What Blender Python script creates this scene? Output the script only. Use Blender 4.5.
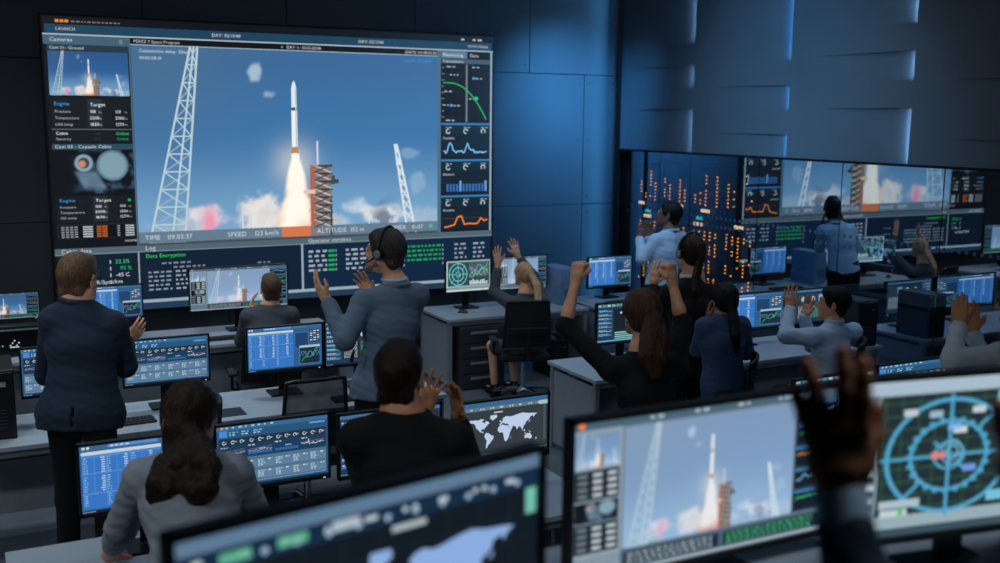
import bpy, bmesh, math, random
import numpy as np
from mathutils import Vector, Matrix
from mathutils.geometry import tessellate_polygon

for _o in list(bpy.data.objects):
    bpy.data.objects.remove(_o, do_unlink=True)
scene = bpy.context.scene
COL = scene.collection

# ------------------------------------------------------------------ camera
# world axes follow the room: +Y runs to the wall with the big screen, +X along it
F_PX, PITCH, ROLL, YAW, CAM_H = 1044.2, math.radians(8.91), math.radians(.53), math.radians(27.04), 2.75
_f0 = np.array([math.sin(YAW), math.cos(YAW), 0.]); _x0 = np.array([math.cos(YAW), -math.sin(YAW), 0.]); _z0 = np.array([0, 0, 1.])
_fw = math.cos(PITCH) * _f0 - math.sin(PITCH) * _z0
_u = math.sin(PITCH) * _f0 + math.cos(PITCH) * _z0
_rt = math.cos(ROLL) * _x0 + math.sin(ROLL) * _u
_up = -math.sin(ROLL) * _x0 + math.cos(ROLL) * _u
CAM = np.array([0, 0, CAM_H])
cd = bpy.data.cameras.new('camera'); cam = bpy.data.objects.new('camera', cd); COL.objects.link(cam)
cd.sensor_width = 36; cd.sensor_fit = 'HORIZONTAL'; cd.lens = F_PX * 36 / 1000
cd.clip_start = .05; cd.clip_end = 200
cam.matrix_world = Matrix(((_rt[0], _up[0], -_fw[0], 0), (_rt[1], _up[1], -_fw[1], 0), (_rt[2], _up[2], -_fw[2], CAM_H), (0, 0, 0, 1)))
cd.dof.use_dof = True; cd.dof.focus_distance = 6.6; cd.dof.aperture_fstop = 1.9
scene.camera = cam

def P(px, py, t):
    """pixel of the photograph + depth along the view axis -> point in the room"""
    return CAM + t * (_fw + (px - 500) / F_PX * _rt - (py - 281.5) / F_PX * _up)

# ------------------------------------------------------------------ world, exposure
world = bpy.data.worlds.new('world'); scene.world = world; world.use_nodes = True
world.node_tree.nodes['Background'].inputs[0].default_value = (.02, .03, .045, 1)
world.node_tree.nodes['Background'].inputs[1].default_value = .2
vs = scene.view_settings
vs.view_transform = 'Standard'; vs.look = 'None'; vs.gamma = 1; vs.use_curve_mapping = False; vs.exposure = 0

# ------------------------------------------------------------------ large lights: the room's dimmed ceiling panels, the blue wall washers and added fill lights
def area(name, loc, size, power, col, target=None, size_y=None, spread=180):
    l = bpy.data.lights.new(name, 'AREA'); l.energy = power; l.color = col; l.size = size; l.spread = math.radians(spread)
    if size_y: l.shape = 'RECTANGLE'; l.size_y = size_y
    o = bpy.data.objects.new(name, l); COL.objects.link(o); o.location = loc
    d = Vector(target) - Vector(loc) if target else Vector((0, 0, -1))
    o.rotation_euler = d.to_track_quat('-Z', 'Y').to_euler()
    return o
CEIL = 4.7
LAMPS = [(-.9, 6.4, 17), (1.0, 8.3, 24), (4.2, 7.4, 9), (-.2, 9.6, 12), (3.4, 9.6, 8), (6.2, 6.9, 6), (6.0, 9.3, 3), (-1.4, 4.3, 7), (2.2, 5.2, 6), (2.3, .9, 14)]
LAMP_COL = (.80, .92, 1.0)
for x, y, p in LAMPS:
    area('ceiling_panel_light', (x, y, CEIL - .06), 1.15, p, LAMP_COL, size_y=.55, spread=105)
FILLS = [((-2.6, 2.2, 4.45), (1.6, 6.6, 1.2), 20), ((1.2, .2, 4.45), (4.2, 7.2, 1.3), 10)]
for loc, tgt, p in FILLS:   # two soft fill lights added over the rear tier to brighten the figures
    area('fill_light', loc, .5, p, (.86, .94, 1.0), target=tgt, spread=95)
area('wall_grazer_light', (7.30, 11.20, 2.35), .03, 11, (.08, .45, 1.0), target=(6.4, 11.75, 2.35), size_y=4.5)
area('wall_washer_light', (6.45, 9.5, CEIL - .1), .5, 62, (.085, .45, 1.0), target=(6.65, 11.4, 2.75), spread=54)
area('wall_washer_light', (6.9, 8.3, CEIL - .08), 2.6, 4, (.20, .52, 1.0), target=(7.48, 8.3, 2.6), size_y=.12, spread=120)
area('wall_fill_light', (3.6, 8.6, CEIL - .1), .4, 17, (.24, .60, 1.0), target=(7.48, 8.3, 2.3), spread=58)  # added light, brightens the lower boards of the side wall
area('server_room_fill', (9.6, 8.4, CEIL - .1), 1.0, 10, (.75, .86, 1.0), size_y=.5)  # added dim light, gives a grey haze behind the glass

# ================================================================== helpers
def lin(c):
    return tuple(((v / 255) / 12.92 if v / 255 <= .04045 else ((v / 255 + .055) / 1.055) ** 2.4) for v in c)
MATS = {}
def mat(name, col, rough=.5, metal=0., var=.12, scale=18., bump=0., bscale=None, stretch=None, spec=.5, sheen=0.):
    """procedural principled material: colour with noise variation and optional noise relief; col is sRGB 0-255"""
    if name in MATS: return MATS[name]
    m = bpy.data.materials.new(name); m.use_nodes = True; nt = m.node_tree; n = nt.nodes; L = nt.links
    b = n['Principled BSDF']; b.inputs['Roughness'].default_value = rough; b.inputs['Metallic'].default_value = metal
    b.inputs['Specular IOR Level'].default_value = spec
    if sheen: b.inputs['Sheen Weight'].default_value = sheen
    tc = n.new('ShaderNodeTexCoord'); mp = n.new('ShaderNodeMapping'); L.new(tc.outputs['Object'], mp.inputs[0])
    if stretch: mp.inputs['Scale'].default_value = stretch
    no = n.new('ShaderNodeTexNoise'); no.inputs['Scale'].default_value = scale; no.inputs['Detail'].default_value = 5; L.new(mp.outputs[0], no.inputs[0])
    rp = n.new('ShaderNodeValToRGB'); c = lin(col)
    rp.color_ramp.elements[0].position = .3; rp.color_ramp.elements[1].position = .7
    rp.color_ramp.elements[0].color = tuple(v * (1 - var) for v in c) + (1,)
    rp.color_ramp.elements[1].color = tuple(min(1, v * (1 + var)) for v in c) + (1,)
    L.new(no.outputs[0], rp.inputs[0]); L.new(rp.outputs[0], b.inputs['Base Color'])
    if bump:
        n2 = n.new('ShaderNodeTexNoise'); n2.inputs['Scale'].default_value = bscale or scale * 4; n2.inputs['Detail'].default_value = 4; L.new(mp.outputs[0], n2.inputs[0])
        bp = n.new('ShaderNodeBump'); bp.inputs['Strength'].default_value = bump; bp.inputs['Distance'].default_value = .01
        L.new(n2.outputs[0], bp.inputs['Height']); L.new(bp.outputs[0], b.inputs['Normal'])
    MATS[name] = m; return m
def emit(name, col, strength=1.):
    if name in MATS: return MATS[name]
    m = bpy.data.materials.new(name); m.use_nodes = True; b = m.node_tree.nodes['Principled BSDF']
    b.inputs['Base Color'].default_value = (.01, .01, .01, 1); b.inputs['Emission Color'].default_value = lin(col) + (1,); b.inputs['Emission Strength'].default_value = strength
    m.cycles.emission_sampling = 'NONE'
    MATS[name] = m; return m
def display_mat(name, strength):
    if name in MATS: return MATS[name]
    m = bpy.data.materials.new(name); m.use_nodes = True; nt = m.node_tree; b = nt.nodes['Principled BSDF']
    a = nt.nodes.new('ShaderNodeAttribute'); a.attribute_name = 'Col'
    b.inputs['Base Color'].default_value = (.006, .006, .008, 1); b.inputs['Roughness'].default_value = .35
    nt.links.new(a.outputs['Color'], b.inputs['Emission Color']); b.inputs['Emission Strength'].default_value = strength
    m.cycles.emission_sampling = 'NONE'
    MATS[name] = m; return m

def link(name, me, m=None, parent=None, loc=None):
    o = bpy.data.objects.new(name, me); COL.objects.link(o)
    if m is not None and me is not None and not me.materials: me.materials.append(m)
    if parent is not None: o.parent = parent
    if loc is not None: o.location = loc
    return o
def tag(o, label=None, cat=None, group=None, kind=None):
    for k, v in (('label', label), ('category', cat), ('group', group), ('kind', kind)):
        if v: o[k] = v
    return o
def thing(name, label, cat, loc=(0, 0, 0), rz=0, group=None):
    o = bpy.data.objects.new(name, None); COL.objects.link(o); o.empty_display_size = .1
    o.location = loc; o.rotation_euler = (0, 0, rz)
    return tag(o, label, cat, group)
def copy_tree(o, parent=None):
    c = o.copy(); COL.objects.link(c); c.parent = parent
    for ch in list(o.children): copy_tree(ch, c)
    return c

class MB:
    """collects shapes, builds one mesh object"""
    def __init__(s): s.v = []; s.f = []
    def add(s, v, f):
        k = len(s.v); s.v += [tuple(p) for p in v]; s.f += [tuple(i + k for i in q) for q in f]; return s
    def box(s, c, d, ch=0., M=None):
        """box centre c, size d, chamfer ch"""
        hx, hy, hz = d[0] / 2, d[1] / 2, d[2] / 2
        if ch <= 0:
            v = [(x, y, z) for x in (-hx, hx) for y in (-hy, hy) for z in (-hz, hz)]
            f = [(0, 1, 3, 2), (4, 6, 7, 5), (0, 4, 5, 1), (2, 3, 7, 6), (0, 2, 6, 4), (1, 5, 7, 3)]
        else:
            bm = bmesh.new(); bmesh.ops.create_cube(bm, size=1); bmesh.ops.scale(bm, vec=d, verts=bm.verts)
            bmesh.ops.bevel(bm, geom=bm.edges[:], offset=ch, segments=2, affect='EDGES', profile=.5)
            bm.verts.index_update(); v = [tuple(p.co) for p in bm.verts]; f = [[q.index for q in p.verts] for p in bm.faces]; bm.free()
        if M is not None: v = [M @ Vector(p) for p in v]
        return s.add([(p[0] + c[0], p[1] + c[1], p[2] + c[2]) for p in v], f)
    def tube(s, pts, r, n=10, cap=True, flat=None):
        """round tube through pts; r number or list"""
        pts = [Vector(p) for p in pts]; m = len(pts); rr = r if isinstance(r, (list, tuple)) else [r] * m
        v = []; f = []; up = Vector((0, 0, 1)); prev = None
        for i, p in enumerate(pts):
            d = (pts[min(i + 1, m - 1)] - pts[max(i - 1, 0)]).normalized()
            if prev is None:
                a = d.cross(up) if abs(d.dot(up)) < .95 else d.cross(Vector((1, 0, 0)))
            else: a = prev - d * prev.dot(d)
            a.normalize(); prev = a; b = d.cross(a)
            for k in range(n):
                t = 2 * math.pi * k / n
                v.append(p + (a * math.cos(t) + b * math.sin(t)) * rr[i])
        for i in range(m - 1):
            for k in range(n):
                k2 = (k + 1) % n; f.append((i * n + k, i * n + k2, (i + 1) * n + k2, (i + 1) * n + k))
        if cap: f.append(tuple(range(n))[::-1]); f.append(tuple((m - 1) * n + k for k in range(n)))
        return s.add(v, f)
    def lathe(s, prof, n=20, c=(0, 0, 0)):
        v = []; f = []; m = len(prof)
        for r, z in prof:
            for k in range(n):
                t = 2 * math.pi * k / n; v.append((c[0] + r * math.cos(t), c[1] + r * math.sin(t), c[2] + z))
        for i in range(m - 1):
            for k in range(n):
                k2 = (k + 1) % n; f.append((i * n + k, i * n + k2, (i + 1) * n + k2, (i + 1) * n + k))
        f.append(tuple(range(n))[::-1]); f.append(tuple((m - 1) * n + k for k in range(n)))
        return s.add(v, f)
    def prism(s, pts, z0, z1, axis='z'):
        n = len(pts)
        def m(a, b, c): return (a, b, c) if axis == 'z' else ((a, c, b) if axis == 'y' else (c, a, b))
        v = [m(p[0], p[1], z0) for p in pts] + [m(p[0], p[1], z1) for p in pts]
        f = [tuple(range(n))[::-1], tuple(range(n, 2 * n))] + [(i, (i + 1) % n, n + (i + 1) % n, n + i) for i in range(n)]
        return s.add(v, f)
    def mesh(s, name, smooth=False):
        me = bpy.data.meshes.new(name); me.from_pydata([tuple(p) for p in s.v], [], s.f)
        bm = bmesh.new(); bm.from_mesh(me); bmesh.ops.recalc_face_normals(bm, faces=bm.faces); bm.to_mesh(me); bm.free()
        if smooth:
            me.polygons.foreach_set('use_smooth', [True] * len(me.polygons))
            try: me.set_sharp_from_angle(angle=math.radians(40))
            except Exception: pass
        me.update(); return me
    def build(s, name, m, parent=None, smooth=False, loc=None):
        return link(name, s.mesh(name, smooth), m, parent, loc)

# ------------------------------------------------------------------ glyphs for the writing on the screens
GLYPH = {}
def make_glyphs(chars):
    cu = bpy.data.curves.new('glyph', 'FONT'); cu.resolution_u = 2; o = bpy.data.objects.new('glyph', cu); COL.objects.link(o)
    for ch in chars:
        cu.body = ch; dg = bpy.context.evaluated_depsgraph_get(); dg.update()
        me = o.evaluated_get(dg).to_mesh(); me.calc_loop_triangles()
        v = [(p.co.x, p.co.y) for p in me.vertices]; t = [tuple(q.vertices) for q in me.loop_triangles]
        GLYPH[ch] = (v, t, (max(p[0] for p in v) if v else .2) + .07)
        o.evaluated_get(dg).to_mesh_clear()
    bpy.data.objects.remove(o); bpy.data.curves.remove(cu)
    GLYPH[' '] = ([], [], .28)
make_glyphs('ABCDEFGHIJKLMNOPQRSTUVWXYZabcdefghijklmnopqrstuvwxyz0123456789.:-+/%()')

class Canvas:
    """flat coloured drawing of a screen; x right, y down, in drawing units"""
    def __init__(s, W, H): s.W = W; s.H = H; s.v = []; s.f = []; s.c = []
    def _a(s, pts, faces, cols, lay):
        k = len(s.v); s.v += [(p[0], p[1], lay) for p in pts]; s.c += cols; s.f += [tuple(i + k for i in q) for q in faces]
    def poly(s, pts, col, lay=1):
        n = len(pts); c = lin(col)
        if n <= 4: fs = [tuple(range(n))]
        else: fs = [tuple(t) for t in tessellate_polygon([[Vector((p[0], p[1], 0)) for p in pts]])]
        s._a(pts, fs, [c] * n, lay)
    def rect(s, x, y, w, h, col, lay=1): s._a([(x, y), (x + w, y), (x + w, y + h), (x, y + h)], [(0, 1, 2, 3)], [lin(col)] * 4, lay)
    def frame(s, x, y, w, h, t, col, lay=2):
        s.rect(x, y, w, t, col, lay); s.rect(x, y + h - t, w, t, col, lay); s.rect(x, y, t, h, col, lay); s.rect(x + w - t, y, t, h, col, lay)
    def line(s, pts, w, col, lay=2):
        for (x0, y0), (x1, y1) in zip(pts, pts[1:]):
            dx, dy = x1 - x0, y1 - y0; l = math.hypot(dx, dy) or 1; nx, ny = -dy / l * w / 2, dx / l * w / 2; ex, ey = dx / l * w * .3, dy / l * w * .3
            s._a([(x0 + nx - ex, y0 + ny - ey), (x1 + nx + ex, y1 + ny + ey), (x1 - nx + ex, y1 - ny + ey), (x0 - nx - ex, y0 - ny - ey)], [(0, 1, 2, 3)], [lin(col)] * 4, lay)
    def disc(s, cx, cy, r, col, lay=2, n=14, ry=None):
        ry = ry or r
        s._a([(cx + r * math.cos(2 * math.pi * i / n), cy + ry * math.sin(2 * math.pi * i / n)) for i in range(n)], [tuple(range(n))], [lin(col)] * n, lay)
    def ring(s, cx, cy, r, w, col, lay=2, n=40, a0=0, a1=2 * math.pi):
        s.line([(cx + r * math.cos(a0 + (a1 - a0) * i / n), cy + r * math.sin(a0 + (a1 - a0) * i / n)) for i in range(n + 1)], w, col, lay)
    def text(s, t, x, y, h, col, lay=3, bold=0):
        """baseline-left at x,y ; h = capital height"""
        k = h / .7; c = lin(col)
        for ch in t:
            v, f, adv = GLYPH.get(ch, GLYPH[' '])
            if v: s._a([(x + p[0] * k, y - p[1] * k) for p in v], f, [c] * len(v), lay)
            x += adv * k
        return x
    def dashes(s, x, y, w, h, col, rnd, lay=3, fill=.8):
        """illegible small writing"""
        e = x + w
        while x < e - h * .6:
            l = min(h * rnd.uniform(1., 3.), e - x)
            s.rect(x, y, l, h, col, lay); x += l + h * (.6 + (1 - fill) * 3)
    def grid(s, x, y, w, h, cols, lay=1):
        """cols: array (ny, nx, 3) linear colours at the grid points"""
        ny, nx = cols.shape[:2]; k = len(s.v)
        for j in range(ny):
            for i in range(nx): s.v.append((x + w * i / (nx - 1), y + h * j / (ny - 1), lay)); s.c.append(tuple(cols[j, i]))
        for j in range(ny - 1):
            for i in range(nx - 1):
                a = k + j * nx + i; s.f.append((a, a + 1, a + nx + 1, a + nx))
    def mesh(s, name, w, h, eps=.0004):
        me = bpy.data.meshes.new(name); v = np.array(s.v, float)
        co = np.stack([(v[:, 0] / s.W - .5) * w, -v[:, 2] * eps, (.5 - v[:, 1] / s.H) * h], 1)
        fs = []
        for q in s.f:   # face the viewer (-Y)
            a, b, c = co[q[0]], co[q[1]], co[q[2]]
            nn = (b[2] - a[2]) * (c[0] - a[0]) - (b[0] - a[0]) * (c[2] - a[2])
            fs.append(q if nn < 0 else q[::-1])
        me.from_pydata(co.tolist(), [], fs)
        at = me.color_attributes.new('Col', 'FLOAT_COLOR', 'POINT')
        cc = np.ones((len(s.v), 4), np.float32); cc[:, :3] = np.array(s.c); at.data.foreach_set('color', cc.ravel())
        me.update(); return me

# ------------------------------------------------------------------ value noise for the footage
_rng = np.random.RandomState(4)
_NT = _rng.rand(64, 64)
def vnoise(x, y):
    xi = np.floor(x).astype(int); yi = np.floor(y).astype(int); fx = x - xi; fy = y - yi
    fx = fx * fx * (3 - 2 * fx); fy = fy * fy * (3 - 2 * fy)
    g = lambda a, b: _NT[a % 64, b % 64]
    return (g(xi, yi) * (1 - fx) + g(xi + 1, yi) * fx) * (1 - fy) + (g(xi, yi + 1) * (1 - fx) + g(xi + 1, yi + 1) * fx) * fy
def fbm(x, y, o=4):
    r = 0; a = .5
    for i in range(o): r = r + a * vnoise(x * 2 ** i + 7 * i, y * 2 ** i + 3 * i); a *= .5
    return r
def sst(a, b, x):
    t = np.clip((x - a) / (b - a), 0, 1); return t * t * (3 - 2 * t)

# ================================================================== what the screens show
WH = (235, 240, 245); DK = (12, 16, 22); PAN = (20, 26, 34)
def footage(cv, x, y, w, h, nx, ny, pale=0., lay=1, fine=True, deep=0.):
    """the launch footage: sky, clouds, plume as a fine colour grid; rocket, towers and gantry drawn on top"""
    u, v = np.meshgrid(np.linspace(0, 1, nx), np.linspace(0, 1, ny)); A = 1.65
    L = lambda c: np.array(lin(c))[None, None, :]
    mix = lambda a, b, t: a * (1 - t[..., None]) + b * t[..., None]
    sky = mix(L((60, 105, 152)) * np.ones((ny, nx, 1)), L((62, 116, 168)), sst(0, .45, v)); sky = mix(sky, L((122, 168, 204)), sst(.4, 1., v))
    sky = mix(sky, L((78, 112, 140)), .6 * np.exp(-((u - .1) ** 2 / .05 + (v - .05) ** 2 / .25)))
    n1 = fbm(u * A * 9, v * 9 + 2); n2 = fbm(u * A * 22 + 5, v * 22)
    for cu, cvv, ru, rv, col, k in ((.374, .12, .025, .06, (190, 212, 228), .75), (.412, .235, .03, .03, (180, 205, 225), .6), (.20, .87, .07, .12, (225, 222, 228), 1.15),
                                    (.12, .93, .12, .07, (185, 200, 215), .8), (.40, .88, .09, .13, (232, 228, 226), 1.15), (.69, .84, .07, .07, (205, 218, 230), .85), (.80, .90, .10, .08, (226, 232, 238), 1.1),
                                    (.95, .92, .10, .08, (170, 195, 215), .8), (.90, .55, .05, .04, (150, 185, 215), .5), (.62, .92, .10, .06, (200, 205, 212), .8), (.93, .72, .03, .08, (160, 192, 218), .5)):
        g = np.exp(-((u - cu) / ru) ** 2 - ((v - cvv) / rv) ** 2)
        m = k * sst(.38, .74, g * .75 + (n1 - .45) * .9 + (n2 - .45) * .35) * sst(.02, .2, g)
        sh = .78 + .3 * n2
        sky = mix(sky, L(col) * sh[..., None], np.clip(m, 0, 1))
    pk = np.exp(-((u - .217) / .022) ** 2 - ((v - .92) / .10) ** 2) * sst(.35, .5, n1)
    sky = mix(sky, L((236, 150, 178)), np.clip(pk * 1.2, 0, 1))
    dk = np.exp(-((u - .80) / .05) ** 2 - ((v - .93) / .09) ** 2) * sst(.42, .52, n2); sky = mix(sky, L((60, 86, 110)), np.clip(dk, 0, .8))
    glow = np.exp(-(((u - .496) * A) ** 2 + (v - .60) ** 2) / .012); sky = mix(sky, L((226, 226, 214)), .55 * glow)
    q = np.clip((v - .525) / .475, 0, 1)
    hw = .0105 + .024 * sst(0, .4, q) + .036 * sst(.35, 1, q) ; wob = (fbm(u * 0 + q * 7, u * 0 + 1.5) - .45) * .03 * sst(.25, 1, q)
    dd = np.abs(u - .497 - wob - .004 * q) / hw + (n2 - .47) * .55 * sst(.2, .7, q)
    pl = sst(1.15, .75, dd) * (v > .525)
    pcol = mix(L((255, 250, 238)) * np.ones((ny, nx, 1)), L((252, 214, 184)), sst(.55, 1.0, dd) * sst(.25, .6, q))
    pcol = mix(pcol, L((238, 158, 110)), sst(.72, 1.0, q) * sst(.2, .9, (u - .46) / .08) * .8)
    pcol = mix(pcol, L((226, 112, 58)), sst(.86, .98, q) * .9)
    img = mix(sky, pcol, pl)
    if deep: img = mix(img, L((24, 66, 128)), deep * sst(.75, .35, v) + .25 * deep * np.ones_like(v))
    if pale: img = mix(img, L((170, 190, 214)), pale * np.ones_like(u))
    cv.grid(x, y, w, h, img, lay)
    U = lambda a: x + a * w
    V = lambda a: y + a * h
    steel = (186, 206, 214); lw = w * .0046
    # lattice mast
    bx = lambda t, s: .185 - .10 * t + s * (.011 + .042 * t)
    nseg = 11 if fine else 6
    for s in (-1, 1): cv.line([(U(bx(0, s)), V(0)), (U(bx(1, s)), V(1))], lw * (1.4 if fine else 2), steel, lay + 1)
    cv.line([(U(bx(0, 0)), V(0)), (U(bx(1, .25)), V(1))], lw * 1.3, steel, lay + 1)
    ts = [(i / nseg) ** 1.0 for i in range(nseg + 1)]
    for a, b in zip(ts, ts[1:]):
        cv.line([(U(bx(b, -1)), V(b)), (U(bx(b, 1)), V(b))], lw * .9, steel, lay + 1)
        cv.line([(U(bx(a, -1)), V(a)), (U(bx(b, 1)), V(b))], lw * .8, steel, lay + 1); cv.line([(U(bx(a, 1)), V(a)), (U(bx(b, -1)), V(b))], lw * .8, (150, 178, 192), lay + 1)
    # rocket
    r = .0095
    cv.poly([(U(.496 - r * .9), V(.20)), (U(.496 - r * .5), V(.172)), (U(.496), V(.157)), (U(.496 + r * .5), V(.172)), (U(.496 + r * .9), V(.20)), (U(.496 + r * .9), V(.30)), (U(.496 - r * .9), V(.30))], (226, 232, 234), lay + 2)
    cv.rect(U(.496 - r * .75), V(.30), w * r * 1.5, h * .018, (60, 74, 84), lay + 2)
    cv.rect(U(.496 - r), V(.317), w * r * 2, h * .195, (236, 240, 240), lay + 2); cv.rect(U(.496 + r * .35), V(.197), w * r * .5, h * .315, (186, 200, 206), lay + 3)
    cv.poly([(U(.496 - r * 1.0), V(.512)), (U(.496 - r * 1.5), V(.545)), (U(.496 + r * 1.5), V(.545)), (U(.496 + r * 1.0), V(.512))], (196, 132, 96), lay + 2)
    # gantry
    gx0, gx1 = .557, .617
    cv.rect(U(gx0 - .012), V(.61), w * .022, h * .39, (176, 100, 74), lay + 2); cv.rect(U(gx0), V(.61), w * (gx1 - gx0), h * .39, (128, 116, 112), lay + 2)
    for i in range(8):
        a = .61 + i * .043; cv.rect(U(gx0), V(a), w * (gx1 - gx0 + .004), h * .010, (52, 56, 62), lay + 3)
        cv.line([(U(gx0), V(a)), (U(gx1), V(a + .043))], lw, (200, 190, 182), lay + 3); cv.line([(U(gx1), V(a)), (U(gx0), V(a + .043))], lw, (66, 66, 70), lay + 3)
    cv.rect(U(gx1 - .01), V(.69), w * .035, h * .022, (58, 64, 72), lay + 3); cv.rect(U(gx1), V(.668), w * .012, h * .05, (70, 76, 84), lay + 3); cv.rect(U(gx1 - .006), V(.8), w * .008, h * .2, (64, 68, 74), lay + 3)
    cv.rect(U(.522), V(.745), w * .04, h * .022, (232, 196, 170), lay + 3)
    cv.rect(U(.568), V(.48), w * .006, h * .14, (208, 218, 222), lay + 2)
    # slim masts
    rx = lambda t, s: .846 + .057 * t + s * (.004 + .012 * t)
    for s in (-1, 1): cv.line([(U(rx(0, s)), V(.5)), (U(rx(1, s)), V(1))], lw * 1.5, (216, 226, 232), lay + 1)
    for i in range(8):
        a, b = i / 8, (i + 1) / 8; cv.line([(U(rx(a, -1)), V(.5 + a / 2)), (U(rx(b, 1)), V(.5 + b / 2))], lw, (216, 226, 232), lay + 1); cv.line([(U(rx(a, 1)), V(.5 + a / 2)), (U(rx(b, -1)), V(.5 + b / 2))], lw, (196, 212, 222), lay + 1)
    cv.rect(U(rx(.18, -1) - .003), V(.585), w * .02, h * .03, (220, 228, 232), lay + 2)
    cv.rect(U(.318), V(.83), w * .005, h * .14, (206, 218, 226), lay + 1); cv.rect(U(.345), V(.87), w * .003, h * .1, (196, 210, 220), lay + 1)
    cv.rect(U(.745), V(.85), w * .005, h * .12, (206, 218, 226), lay + 1)

def capsule_cam(cv, x, y, w, h, lay=2):
    """dim cabin footage: astronaut in a white helmet, round hatch"""
    ny, nx = 50, 64; u, v = np.meshgrid(np.linspace(0, 1, nx), np.linspace(0, 1, ny)); L = lambda c: np.array(lin(c))[None, None, :]
    mix = lambda a, b, t: a * (1 - t[..., None]) + b * t[..., None]
    n = fbm(u * 9, v * 7); img = mix(L((14, 18, 24)) * np.ones((ny, nx, 1)), L((52, 78, 100)), sst(.42, .7, n) * sst(.15, .5, u))
    d = np.hypot((u - .73) * 1.75, v - .36); img = mix(img, L((96, 128, 146)), sst(.37, .33, d)); img = mix(img, L((128, 156, 172)), sst(.31, .28, d))
    d = np.hypot((u - .37) * 1.75, v - .30); img = mix(img, L((136, 164, 180)), sst(.22, .17, d)); img = mix(img, L((52, 66, 78)), sst(.14, .11, d)); d2 = np.hypot((u - .35) * 1.75, v - .32); img = mix(img, L((206, 134, 104)), sst(.10, .06, d2))
    b = sst(.17, .1, np.abs((u - .42) - (v - .6) * .3)) * sst(.45, .55, v) * sst(.98, .8, v); img = mix(img, L((104, 132, 154)) * (.6 + .7 * n[..., None]), b * .85)
    cv.grid(x, y, w, h, img, lay)

def table3(cv, x, y, w, rows, rh, rnd, h, xs=(0.05, .5, .82)):
    for j in range(rows):
        yy = y + rh * (j + .7)
        cv.dashes(x + w * xs[0], yy, w * .22, h, (160, 168, 176), rnd); cv.rect(x + w * xs[1], yy, w * .07, h * 1.2, (235, 240, 244), 3); cv.dashes(x + w * (xs[1] + .085), yy, w * .07, h, (170, 176, 184), rnd)
        cv.rect(x + w * xs[2], yy, w * .06, h * 1.2, (220, 226, 232), 3); cv.dashes(x + w * (xs[2] + .075), yy, w * .06, h, (170, 176, 184), rnd)

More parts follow.
